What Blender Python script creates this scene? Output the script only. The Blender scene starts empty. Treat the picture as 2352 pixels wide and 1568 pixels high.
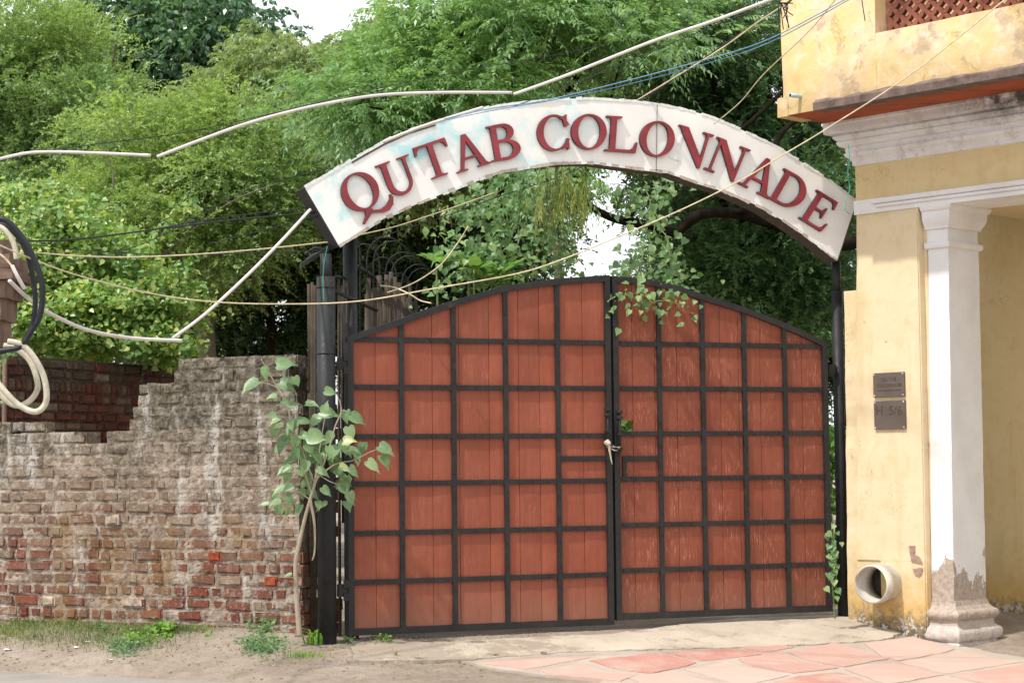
import bpy, bmesh, math, random
import numpy as np
from mathutils import Vector, Matrix, noise as mnoise
from mathutils.geometry import delaunay_2d_cdt
R = math.radians
random.seed(7)
rng = np.random.default_rng(7)
scene = bpy.context.scene
C = scene.collection

# ------------------------------------------------------------------ camera
W0, H0, FPX = 2352.0, 1568.0, 4400.0       # measuring size of the photograph and focal length in it
CAM = Vector((0, 0, 1.2))
PITCH, ROLL = math.atan(286 / FPX), 0.010
_f = Vector((0, math.cos(PITCH), math.sin(PITCH)))
_u0 = Vector((0, -math.sin(PITCH), math.cos(PITCH)))
_r0 = Vector((1, 0, 0))
RT = _r0 * math.cos(ROLL) - _u0 * math.sin(ROLL)
UP = _u0 * math.cos(ROLL) + _r0 * math.sin(ROLL)
cd = bpy.data.cameras.new('camera'); cam = bpy.data.objects.new('camera', cd); C.objects.link(cam)
cd.sensor_width = 36; cd.lens = 36 * FPX / W0; cd.clip_end = 3000
M = Matrix((RT, UP, -_f)).transposed().to_4x4(); M.translation = CAM
cam.matrix_world = M
scene.camera = cam

# ------------------------------------------------------------------ light
SUN_AZ = math.atan2(-0.35, -0.38)          # direction towards the sun, horizontally
SUN_EL = R(58)
sd = Vector((math.cos(SUN_AZ) * math.cos(SUN_EL), math.sin(SUN_AZ) * math.cos(SUN_EL), math.sin(SUN_EL)))
sl = bpy.data.lights.new('sun', 'SUN'); so = bpy.data.objects.new('sun', sl); C.objects.link(so)
sl.energy = 3.3; sl.angle = R(1.5); sl.color = (1, .95, .87)
so.rotation_euler = sd.to_track_quat('Z', 'Y').to_euler()
so.location = (0, 0, 20)
world = bpy.data.worlds.new('World'); scene.world = world; world.use_nodes = True
wn = world.node_tree; wn.nodes.clear()
sky = wn.nodes.new('ShaderNodeTexSky'); sky.sky_type = 'NISHITA'; sky.sun_disc = False
sky.sun_elevation = SUN_EL; sky.sun_rotation = math.atan2(sd.x, sd.y)
sky.air_density = 1.3; sky.dust_density = 4.0
bg = wn.nodes.new('ShaderNodeBackground'); bg.inputs[1].default_value = 0.135
ns = wn.nodes.new('ShaderNodeTexNoise'); ns.inputs['Scale'].default_value = 1.6; ns.inputs['Detail'].default_value = 6
tc = wn.nodes.new('ShaderNodeTexCoord'); wn.links.new(tc.outputs['Generated'], ns.inputs['Vector'])
mr = wn.nodes.new('ShaderNodeMapRange'); mr.inputs[1].default_value = .3; mr.inputs[2].default_value = .7
mr.inputs[3].default_value = .78; mr.inputs[4].default_value = .97
wn.links.new(ns.outputs[0], mr.inputs[0])
mx = wn.nodes.new('ShaderNodeMix'); mx.data_type = 'RGBA'
wn.links.new(mr.outputs[0], mx.inputs[0]); wn.links.new(sky.outputs[0], mx.inputs[6])
mx.inputs[7].default_value = (8.2, 8.5, 8.8, 1)      # thin bright monsoon cloud
wn.links.new(mx.outputs[2], bg.inputs[0])
wo = wn.nodes.new('ShaderNodeOutputWorld'); wn.links.new(bg.outputs[0], wo.inputs[0])
scene.view_settings.view_transform = 'Standard'; scene.view_settings.look = 'None'
scene.view_settings.exposure = 0.33; scene.view_settings.gamma = 1
scene.view_settings.use_curve_mapping = False
scene.cycles.max_bounces = 7; scene.cycles.diffuse_bounces = 3; scene.cycles.transmission_bounces = 4
scene.cycles.use_denoising = True

# ------------------------------------------------------------------ geometry helpers
def ray(px, py):
    return (_f * FPX + RT * (px - W0 / 2) - UP * (py - H0 / 2)) / FPX
def at(px, py, depth):
    return CAM + ray(px, py) * depth
class Frame:
    """a place with its own axes: x along a wall, y away from the street, z up"""
    def __init__(s, o, ang):
        s.o = Vector(o); s.a = ang
        s.m = Matrix.Translation(s.o) @ Matrix.Rotation(ang, 4, 'Z'); s.i = s.m.inverted()
        s.c = s.i @ CAM
    def hit(s, px, py, y=0.0):
        d = s.i.to_3x3() @ ray(px, py)
        t = (y - s.c.y) / d.y
        return s.c + d * t
    def w(s, p): return s.m @ Vector(p)
    def l(s, p): return s.i @ Vector(p)

g0 = ray(800, 1455); g0 = CAM + g0 * (-1.2 / g0.z)
GATE = Frame(g0, R(21.3))
fo = at(1968, 1425, 15.2); fo.z = 0
FAC = Frame(fo, -R(46.3))
wo_ = at(716, 1455, g0.y + .02); wo_.z = 0
WALL = Frame(wo_, -R(24))
bo_ = at(0, 1000, 17.3); bo_.z = 0
BACK = Frame(bo_, R(66))

def tag(o, label=None, cat=None, group=None, kind=None):
    if label: o['label'] = label
    if cat: o['category'] = cat
    if group: o['group'] = group
    if kind: o['kind'] = kind
    return o
def empty(name, frame=None, loc=None, rot=0, **k):
    o = bpy.data.objects.new(name, None); C.objects.link(o)
    if frame is not None: o.location = frame.o; o.rotation_euler = (0, 0, frame.a)
    if loc is not None: o.location = loc; o.rotation_euler = (0, 0, rot)
    return tag(o, **k)
def mesh_obj(name, me, mat, parent=None, smooth=False, **k):
    o = bpy.data.objects.new(name, me); C.objects.link(o)
    if mat is not None and len(me.materials) == 0: me.materials.append(mat)
    if parent is not None: o.parent = parent
    if smooth: me.shade_smooth()
    return tag(o, **k)
def from_bm(name, bm, mat, parent=None, smooth=False, recalc=True, **k):
    if recalc: bmesh.ops.recalc_face_normals(bm, faces=bm.faces)
    me = bpy.data.meshes.new(name); bm.to_mesh(me); bm.free()
    return mesh_obj(name, me, mat, parent, smooth, **k)
def from_py(name, v, f, mat, parent=None, smooth=False, **k):
    me = bpy.data.meshes.new(name); me.from_pydata([tuple(p) for p in v], [], f); me.update()
    return mesh_obj(name, me, mat, parent, smooth, **k)
def bbox(bm, x0, x1, y0, y1, z0, z1, bev=0):
    r = bmesh.ops.create_cube(bm, size=1)
    for v in r['verts']:
        v.co = Vector((x0 + (v.co.x + .5) * (x1 - x0), y0 + (v.co.y + .5) * (y1 - y0), z0 + (v.co.z + .5) * (z1 - z0)))
    if bev:
        es = list({e for v in r['verts'] for e in v.link_edges})
        bmesh.ops.bevel(bm, geom=es, offset=bev, segments=1, affect='EDGES')
def box(name, x0, x1, y0, y1, z0, z1, mat, parent=None, bev=0, **k):
    bm = bmesh.new(); bbox(bm, x0, x1, y0, y1, z0, z1, bev); return from_bm(name, bm, mat, parent, **k)
def bprism(bm, poly, y0, y1):
    a = [bm.verts.new((p[0], y0, p[1])) for p in poly]; b = [bm.verts.new((p[0], y1, p[1])) for p in poly]
    n = len(poly)
    bm.faces.new(a); bm.faces.new(b[::-1])
    for i in range(n): bm.faces.new((a[i], a[(i + 1) % n], b[(i + 1) % n], b[i]))
def prism(name, poly, y0, y1, mat, parent=None, **k):
    bm = bmesh.new(); bprism(bm, poly, y0, y1); return from_bm(name, bm, mat, parent, **k)
def catmull(P, n=6):
    P = [Vector(p) for p in P]
    if len(P) < 3: return P
    out = []
    for i in range(len(P) - 1):
        p0 = P[max(i - 1, 0)]; p1 = P[i]; p2 = P[i + 1]; p3 = P[min(i + 2, len(P) - 1)]
        for k in range(n):
            t = k / n
            out.append(.5 * ((2 * p1) + (p2 - p0) * t + (2 * p0 - 5 * p1 + 4 * p2 - p3) * t * t + (3 * p1 - p0 - 3 * p2 + p3) * t ** 3))
    out.append(P[-1]); return out
def tube_data(P, r, sides=7):
    P = [Vector(p) for p in P]; n = len(P)
    if not hasattr(r, '__len__'): r = [r] * n
    V = []; F = []; b = None
    for i, p in enumerate(P):
        t = (P[min(i + 1, n - 1)] - P[max(i - 1, 0)]); t = t.normalized() if t.length > 1e-9 else Vector((0, 0, 1))
        if b is None: b = t.cross(Vector((0.13, .2, 1))).normalized()
        b = (b - t * b.dot(t)).normalized(); c = t.cross(b)
        for k in range(sides):
            a = 2 * math.pi * k / sides
            V.append(p + (b * math.cos(a) + c * math.sin(a)) * r[i])
    for i in range(n - 1):
        for k in range(sides):
            k2 = (k + 1) % sides
            F.append((i * sides + k, i * sides + k2, (i + 1) * sides + k2, (i + 1) * sides + k))
    F.append(tuple(range(sides))[::-1]); F.append(tuple((n - 1) * sides + k for k in range(sides)))
    return V, F
def tube(name, P, r, mat, parent=None, sides=7, smooth=True, **k):
    V, F = tube_data(P, r, sides); return from_py(name, V, F, mat, parent, smooth, **k)
def tubes(name, L, mat, parent=None, sides=6, **k):
    V = []; F = []
    for P, r in L:
        v, f = tube_data(P, r, sides); o = len(V); V += v; F += [tuple(a + o for a in q) for q in f]
    return from_py(name, V, F, mat, parent, True, **k)
def lerp_r(a, b, n): return [a + (b - a) * i / max(n - 1, 1) for i in range(n)]
def fbm(x, y=0.0, z=0.0, o=3): return mnoise.fractal(Vector((x, y, z)), 1.0, 2.0, o)
def interp(x, pts):
    if x <= pts[0][0]: return pts[0][1]
    for (a, b), (c, d) in zip(pts, pts[1:]):
        if x <= c: return b + (d - b) * (x - a) / (c - a)
    return pts[-1][1]

# ------------------------------------------------------------------ materials
class G:
    def __init__(s, name):
        s.m = bpy.data.materials.new(name); s.m.use_nodes = True; s.t = s.m.node_tree; s.t.nodes.clear()
        s._pos = None; s._obj = None
    def n(s, typ, ins=None, **pr):
        nd = s.t.nodes.new(typ)
        for k, v in pr.items(): setattr(nd, k, v)
        for k, v in (ins or {}).items():
            if isinstance(v, bpy.types.NodeSocket): s.t.links.new(v, nd.inputs[k])
            elif v is not None: nd.inputs[k].default_value = v
        return nd
    @property
    def obj(s):
        if not s._obj: s._obj = s.n('ShaderNodeTexCoord').outputs['Object']
        return s._obj
    @property
    def pos(s):
        if not s._pos: s._pos = s.n('ShaderNodeNewGeometry').outputs['Position']
        return s._pos
    def sc(s, v, k): return s.n('ShaderNodeVectorMath', {0: v, 1: k}, operation='MULTIPLY').outputs[0]
    def noise(s, scale, detail=4, rough=.6, vec=None, dist=0):
        return s.n('ShaderNodeTexNoise', {'Vector': vec or s.pos, 'Scale': scale, 'Detail': detail, 'Roughness': rough, 'Distortion': dist}).outputs[0]
    def ramp(s, f, st, interp='LINEAR'):
        nd = s.n('ShaderNodeValToRGB', {0: f}); e = nd.color_ramp.elements; nd.color_ramp.interpolation = interp
        while len(e) < len(st): e.new(.5)
        for el, (p, c) in zip(e, st): el.position = p; el.color = (*c, 1) if len(c) == 3 else c
        return nd.outputs[0]
    def mr(s, v, a, b, c=0.0, d=1.0): return s.n('ShaderNodeMapRange', {0: v, 1: a, 2: b, 3: c, 4: d}).outputs[0]
    def mix(s, f, a, b, blend='MIX'):
        f_ = lambda c: (*c, 1) if isinstance(c, tuple) and len(c) == 3 else c
        return s.n('ShaderNodeMix', {0: f, 6: f_(a), 7: f_(b)}, data_type='RGBA', blend_type=blend).outputs[2]
    def math(s, op, a, b=None): return s.n('ShaderNodeMath', {0: a, 1: b}, operation=op).outputs[0]
    def sep(s, v): return s.n('ShaderNodeSeparateXYZ', {0: v}).outputs
    def rnd(s): return s.n('ShaderNodeObjectInfo').outputs['Random']
    def isl(s): return s.n('ShaderNodeNewGeometry').outputs['Random Per Island']
    def bump(s, h, st=.5, d=.01): return s.n('ShaderNodeBump', {'Height': h, 'Strength': st, 'Distance': d}).outputs[0]
    def out(s, base, rough=.8, nrm=None, spec=.3, metal=0, transl=None, tcol=None):
        base = (*base, 1) if isinstance(base, tuple) and len(base) == 3 else base
        p = s.n('ShaderNodeBsdfPrincipled', {'Base Color': base, 'Roughness': rough, 'Specular IOR Level': spec, 'Metallic': metal, 'Normal': nrm})
        sh = p.outputs[0]
        if transl:
            t = s.n('ShaderNodeBsdfTranslucent', {'Color': tcol if tcol is not None else base})
            sh = s.n('ShaderNodeMixShader', {0: transl, 1: sh, 2: t.outputs[0]}).outputs[0]
        o = s.n('ShaderNodeOutputMaterial', {0: sh}); return s.m

def m_simple(name, col, rough=.7, spec=.3, var=.25, scale=20, bump=.2, metal=0):
    g = G(name); n = g.noise(scale, 5)
    c = g.mix(g.mr(n, .3, .7), tuple(x * (1 - var) for x in col), tuple(min(1, x * (1 + var)) for x in col))
    return g.out(c, rough, g.bump(n, bump, .005), spec, metal)
def m_leaf(name, c1, c2, c3, trans=.35, rough=.5, clump=.5, spec=.35):
    g = G(name); r = g.isl(); n = g.noise(clump, 3)
    c = g.ramp(r, [(0, c1), (.5, c2), (1, c3)])
    d = g.mix(g.mr(n, .35, .65), g.mix(1.0, c, (.55, .66, .78), 'MULTIPLY'), c)
    t = g.mix(1.0, d, (1.45, 1.4, .75), 'MULTIPLY')
    return g.out(d, rough, None, spec, transl=trans, tcol=t)

def M_yellow(name='yellow_plaster', tint=(1.0, 1.0, 1.0)):
    g = G(name); P = g.pos; z = g.sep(P)[2]
    big = g.noise(1.3, 4); fine = g.noise(9, 6, .65); vf = g.noise(60, 3)
    c = g.ramp(big, [(.3, (.66, .52, .29)), (.5, (.73, .61, .41)), (.7, (.72, .58, .38))])
    c = g.mix(1.0, c, tint, 'MULTIPLY'); c = g.mix(g.mr(fine, .5, .75, 0, .5), c, (.62 * tint[0], .42 * tint[1], .18 * tint[2] + .02))
    sv = g.noise(2.2, 5, .6, g.sc(P, (3.0, 3.0, .25)))
    c = g.mix(g.mr(sv, .55, .75, 0, .35), c, (.50, .36, .17))
    low = g.mr(g.math('ADD', z, g.math('MULTIPLY', g.math('SUBTRACT', fine, .5), .9)), .05, .42, 1, 0)
    c = g.mix(g.math('MULTIPLY', low, .75), c, (.55, .33, .09))
    d2 = g.mr(g.math('ADD', z, g.math('MULTIPLY', g.math('SUBTRACT', g.noise(14, 6, .7), .5), .55)), -.10, .08, 1, 0)
    c = g.mix(d2, c, (.16, .13, .09))
    wp = g.mr(g.math('ADD', z, g.math('MULTIPLY', g.math('SUBTRACT', g.noise(5, 5, .7), .5), 1.2)), -.03, -.0, 1, 0)
    c = g.mix(g.math('MULTIPLY', wp, g.mr(g.noise(23, 4), .5, .55)), c, (.5, .48, .44))
    pl = g.mr(g.noise(4.2, 7, .7, dist=.8), .685, .70, 0, 1)
    c = g.mix(g.math('MULTIPLY', pl, .7), c, (.42, .30, .22))
    sp = g.mr(g.noise(38, 2), .76, .79)
    c = g.mix(g.math('MULTIPLY', sp, .6), c, (.18, .13, .08))
    vo = g.n('ShaderNodeTexVoronoi', {'Vector': g.n('ShaderNodeVectorMath', {0: P, 1: g.n('ShaderNodeTexNoise', {'Vector': P, 'Scale': 5.0, 'Detail': 4.0}).outputs[1]}, operation='ADD').outputs[0], 'Scale': 1.6}, feature='DISTANCE_TO_EDGE').outputs[0]
    ck = g.math('MULTIPLY', g.mr(vo, .0, .006, 1, 0), g.mr(g.noise(1.1, 2), .5, .6)); c = g.mix(g.math('MULTIPLY', ck, .6), c, (.25, .17, .09))
    h = g.math('ADD', g.math('MULTIPLY', fine, .6), g.math('ADD', g.math('MULTIPLY', vf, .15), g.math('MULTIPLY', g.math('ADD', pl, ck), -.5)))
    return g.out(c, .9, g.bump(h, .45, .012), .15)
def M_upper():
    g = G('upper_plaster'); P = g.pos; z = g.sep(P)[2]
    a = g.noise(1.7, 5, .6); b = g.noise(6, 8, .7, dist=.6); f = g.noise(40, 4)
    c = g.ramp(a, [(.3, (.72, .51, .20)), (.47, (.75, .57, .29)), (.6, (.72, .55, .38)), (.75, (.70, .49, .21))])
    pk = g.mr(b, .52, .6); c = g.mix(g.math('MULTIPLY', pk, .6), c, (.80, .62, .50))
    pe = g.mr(g.noise(3.3, 8, .72, dist=1.2), .585, .62); c = g.mix(g.math('MULTIPLY', pe, .38), c, (.50, .32, .22))
    low = g.mr(g.math('ADD', z, g.math('MULTIPLY', g.math('SUBTRACT', b, .5), .8)), 3.95, 4.35, 1, 0)
    c = g.mix(g.math('MULTIPLY', low, .6), c, (.40, .27, .13))
    dk = g.mr(g.math('MULTIPLY', g.noise(11, 6, .75), g.mr(a, .40, .62)), .40, .5)
    c = g.mix(g.math('MULTIPLY', dk, .38), c, (.20, .17, .13))
    st = g.mr(g.noise(2.0, 4, .6, g.sc(P, (5, 5, .3))), .58, .72); c = g.mix(g.math('MULTIPLY', st, .3), c, (.52, .44, .24))
    h = g.math('ADD', g.math('MULTIPLY', b, .8), g.math('ADD', g.math('MULTIPLY', f, .15), g.math('MULTIPLY', pe, -.5)))
    return g.out(c, .9, g.bump(h, .6, .015), .15)
def M_white(name, peel=True):
    g = G(name); P = g.pos; z = g.sep(P)[2]
    a = g.noise(3, 5, .6); b = g.noise(12, 6, .7)
    c = g.ramp(a, [(.3, (.69, .68, .67)), (.6, (.80, .80, .80))])
    sp = g.mr(g.noise(45, 2), .74, .77); c = g.mix(g.math('MULTIPLY', sp, .7), c, (.16, .11, .08))
    c = g.mix(g.mr(b, .55, .75, 0, .35), c, (.55, .45, .38))
    if peel:
        zz = g.math('ADD', z, g.math('MULTIPLY', g.math('SUBTRACT', g.noise(4.5, 6, .65, g.sc(P, (1.6, 1.6, .8))), .5), 1.5))
        p = g.math('MULTIPLY', g.mr(zz, .36, .375, 1, 0), g.mr(z, -.1, .02, .55, 1))
        c = g.mix(g.math('MULTIPLY', g.mr(z, -.2, .16, .75, 0), g.mr(b, .4, .62)), c, (.30, .23, .18)); c = g.mix(g.math('MULTIPLY', p, .9), c, g.ramp(g.noise(30, 5), [(.3, (.27, .20, .155)), (.5, (.38, .30, .24)), (.7, (.46, .39, .32))]))
        h = g.math('SUBTRACT', g.math('MULTIPLY', b, .45), g.math('MULTIPLY', p, 1.2))
    else:
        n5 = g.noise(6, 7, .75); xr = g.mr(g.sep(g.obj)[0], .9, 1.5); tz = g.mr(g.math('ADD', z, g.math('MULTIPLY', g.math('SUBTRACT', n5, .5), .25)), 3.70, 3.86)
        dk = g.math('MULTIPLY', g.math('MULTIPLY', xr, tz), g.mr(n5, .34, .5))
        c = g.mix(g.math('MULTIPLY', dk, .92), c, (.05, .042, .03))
        c = g.mix(g.math('MULTIPLY', g.mr(g.noise(7, 7, .75), .5, .66), .5), c, (.36, .29, .25)); h = g.math('MULTIPLY', b, .4)
    return g.out(c, .85, g.bump(h, .5, .01), .2)
def M_brick(name, hi_moss, dark=1.0):
    g = G(name); P = g.pos; z = g.sep(P)[2]; r = g.rnd()
    n1 = g.noise(1.6, 5, .65); n2 = g.noise(11, 6, .75); n3 = g.noise(60, 5, .75)
    d = lambda c: tuple(x * dark for x in c)
    c = g.ramp(r, [(0, d((.23, .050, .030))), (.2, d((.15, .055, .04))), (.42, d((.27, .075, .045))), (.62, d((.16, .085, .055))), (.8, d((.29, .13, .075))), (.93, d((.30, .20, .13))), (1, d((.40, .33, .26)))])
    c = g.mix(g.mr(n2, .38, .68, 0, .7), c, d((.10, .062, .045)))
    zz = g.math('ADD', z, g.math('MULTIPLY', g.math('SUBTRACT', n1, .5), 1.9))
    if hi_moss:
        m = g.mr(zz, .35, 1.12, 0, .88)
        gc = g.ramp(n2, [(.3, (.09, .07, .05)), (.46, (.20, .155, .11)), (.60, (.31, .245, .18)), (.75, (.44, .37, .29))])
        c = g.mix(m, c, gc)
        oc = g.mr(g.noise(1.5, 4, .55, g.sc(P, (1, 1, .7))), .52, .62); c = g.mix(g.math('MULTIPLY', oc, .55), c, g.ramp(n2, [(.35, (.14, .085, .035)), (.65, (.34, .22, .10))]))
        top = g.mr(zz, 1.1, 1.7, 0, .85); c = g.mix(top, c, g.ramp(n2, [(.40, (.035, .032, .024)), (.52, (.13, .118, .085)), (.68, (.32, .29, .23))]))
    else:
        c = g.mix(g.mr(zz, 1.95, 2.3, 0, .9), c, g.ramp(n2, [(.3, (.035, .03, .02)), (.7, (.10, .085, .06))]))
    s = g.noise(2.6, 6, .72, g.sc(P, (1.6, 1.6, .45)))
    lime = g.math('MULTIPLY', g.mr(s, .52, .66), g.mr(n3, .42, .58))
    c = g.mix(g.math('MULTIPLY', lime, .8 if hi_moss else .2), c, (.52, .49, .44))
    lf = g.mr(g.noise(30, 6, .78), .57, .66); c = g.mix(g.math('MULTIPLY', lf, .7 if hi_moss else .15), c, (.42, .37, .31))
    h = g.math('ADD', g.math('MULTIPLY', n2, .7), g.math('MULTIPLY', n3, .5))
    return g.out(c, .93, g.bump(h, 1.0, .022), .15)
def M_mortar(name, dark=False):
    g = G(name); P = g.pos; z = g.sep(P)[2]
    n1 = g.noise(1.6, 5, .65); n2 = g.noise(13, 6, .75); n3 = g.noise(60, 4, .75)
    if dark: c = g.ramp(n2, [(.3, (.04, .03, .022)), (.7, (.15, .11, .08))])
    else:
        c = g.ramp(n2, [(.3, (.11, .08, .062)), (.5, (.31, .245, .195)), (.7, (.50, .42, .35))])
        zz = g.math('ADD', z, g.math('MULTIPLY', g.math('SUBTRACT', n1, .5), 1.9))
        oc = g.mr(g.noise(1.5, 4, .55, g.sc(P, (1, 1, .7))), .52, .62); c = g.mix(g.math('MULTIPLY', oc, .45), c, (.30, .20, .11))
        c = g.mix(g.mr(zz, 1.1, 1.65, 0, .85), c, g.ramp(n2, [(.38, (.04, .036, .028)), (.52, (.14, .125, .095)), (.7, (.34, .31, .25))]))
        s = g.noise(2.6, 6, .72, g.sc(P, (1.6, 1.6, .45)))
        c = g.mix(g.math('MULTIPLY', g.mr(s, .54, .63), .75), c, (.52, .49, .45))
    return g.out(c, .95, g.bump(g.math('ADD', n2, g.math('MULTIPLY', n3, .5)), 1.0, .02), .1)
def M_board(name, streak, dk):
    g = G(name); P = g.obj; r = g.rnd()
    n = g.noise(3, 5, .6, g.sc(P, (9, 1, .8))); n2 = g.noise(22, 5, .7, g.sc(P, (4, 1, .4))); b = g.noise(2.0, 4)
    a = (.28 * dk, .068 * dk, .034 * dk); a2 = (.36 * dk, .102 * dk, .056 * dk)
    c = g.mix(g.mr(b, .3, .7), a, a2); c = g.mix(g.mr(n, .4, .7, 0, .4), c, (.17 * dk, .05 * dk, .032 * dk))
    lowd = g.mr(g.math('ADD', g.sep(P)[2], g.math('MULTIPLY', g.math('SUBTRACT', g.noise(7, 5, .7), .5), .5)), .05, .38, .55, 0)
    c = g.mix(lowd, c, (.30 * dk, .15 * dk, .10 * dk)); c = g.mix(g.math('MULTIPLY', g.mr(g.noise(9, 6, .8, g.sc(P, (2.5, 1, .35))), .60, .70), .45), c, (.13, .045, .03))
    c = g.mix(g.math('MULTIPLY', r, .30), c, (.17, .055, .034))
    c = g.mix(g.math('MULTIPLY', g.math('MULTIPLY', g.mr(n2, .52, .66), g.mr(g.noise(3.5, 5, .75), .46, .60)), streak), c, (.50, .20, .13))
    return g.out(c, .62, g.bump(g.math('ADD', n2, g.noise(5, 3)), .35, .008), .3)
def M_metal(name, col=(.017, .016, .016), rust=.3):
    g = G(name); n = g.noise(25, 6, .7); b = g.noise(3, 4)
    c = g.mix(g.mr(n, .35, .7), tuple(x * .7 for x in col), tuple(x * 1.7 for x in col))
    c = g.mix(g.math('MULTIPLY', g.mr(g.noise(9, 6, .75), .6, .7), rust), c, (.14, .075, .045))
    c = g.mix(g.mr(b, .5, .7, 0, .3), c, (.05, .045, .04))
    return g.out(c, g.mr(n, .3, .7, .45, .75), g.bump(n, .25, .003), .35)
def M_sign():
    g = G('sign_panel'); P = g.obj; uv = g.sep(P)
    n = g.noise(2.6, 5, .6, g.sc(P, (1, 1, 1))); f = g.noise(14, 6, .7)
    c = g.mix(g.mr(n, .3, .7), (.82, .79, .75), (.88, .87, .85))
    cy = g.math('MULTIPLY', g.mr(g.noise(2.9, 5, .68, dist=.5), .50, .64), g.mr(uv[0], .8, 2.6, .85, .12))
    c = g.mix(cy, c, (.40, .72, .76))
    ds = g.mr(g.noise(3, 4, .6, g.sc(P, (5, 1, .5))), .62, .74); c = g.mix(g.math('MULTIPLY', ds, .14), c, (.55, .50, .43))
    c = g.mix(g.math('MULTIPLY', g.mr(f, .72, .78), .3), c, (.45, .38, .32))
    return g.out(c, .45, g.bump(n, .25, .02), .4)
def M_ground():
    g = G('dirt'); P = g.pos
    a = g.noise(1.1, 6, .6); b = g.noise(9, 7, .7); f = g.noise(80, 5, .75)
    c = g.ramp(a, [(.3, (.27, .215, .17)), (.5, (.36, .295, .24)), (.7, (.47, .40, .335))])
    c = g.mix(g.mr(b, .4, .7, 0, .5), c, (.16, .12, .09)); c = g.mix(g.mr(f, .55, .7, 0, .5), c, (.42, .36, .30))
    y = g.n('ShaderNodeVectorMath', {0: P, 1: (-.363, .932, 0)}, operation='DOT_PRODUCT').outputs['Value']
    return g.out(c, .97, g.bump(g.math('ADD', b, f), .8, .02), .1)
def M_slab():
    g = G('red_sandstone'); r = g.rnd(); a = g.noise(4, 6, .65); f = g.noise(55, 5, .75)
    c = g.ramp(r, [(0, (.43, .20, .165)), (.4, (.47, .27, .225)), (.7, (.50, .34, .29)), (1, (.52, .40, .345))])
    c = g.mix(g.mr(a, .38, .72, 0, .6), c, (.52, .36, .30)); c = g.mix(g.mr(f, .5, .72, 0, .45), c, (.58, .43, .37)); c = g.mix(g.mr(g.noise(1.6, 5, .65), .52, .66, 0, .6), c, (.50, .42, .345))
    return g.out(c, .9, g.bump(g.math('ADD', a, f), .5, .01), .15)
def M_concrete(name, c1, c2):
    g = G(name); a = g.noise(2, 7, .65); f = g.noise(60, 5, .75)
    c = g.mix(g.mr(a, .35, .7), c1, c2); c = g.mix(g.mr(f, .6, .75, 0, .4), c, tuple(x * .5 for x in c1))
    c = g.mix(g.mr(g.noise(5, 6, .7), .6, .72, 0, .45), c, (.42, .31, .22))
    if name == 'apron_concrete':
        P = g.pos; x = g.sep(P)[0]; dn = g.math('ADD', g.noise(3.2, 7, .72), g.mr(x, -1.3, 1.2, .16, -.02))
        c = g.mix(g.math('MULTIPLY', g.mr(dn, .53, .63), .8), c, (.30, .245, .195))
        gv = g.n('ShaderNodeVectorMath', {0: P, 1: (-.363, .932, 0)}, operation='DOT_PRODUCT').outputs['Value']
        vo = g.n('ShaderNodeTexVoronoi', {'Vector': g.n('ShaderNodeVectorMath', {0: P, 1: g.n('ShaderNodeTexNoise', {'Vector': P, 'Scale': 4.0, 'Detail': 4.0}).outputs[1]}, operation='ADD').outputs[0], 'Scale': 1.1}, feature='DISTANCE_TO_EDGE').outputs[0]
        c = g.mix(g.mr(vo, 0, .008, .7, 0), c, (.16, .125, .10))
    return g.out(c, .92, g.bump(g.math('ADD', a, f), .5, .01), .15)
def M_bark(name, c1, c2):
    g = G(name); a = g.noise(6, 6, .7, g.sc(g.pos, (2, 2, .6))); return g.out(g.mix(g.mr(a, .3, .7), c1, c2), 1.0, g.bump(a, 1, .03), 0.0)

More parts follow.
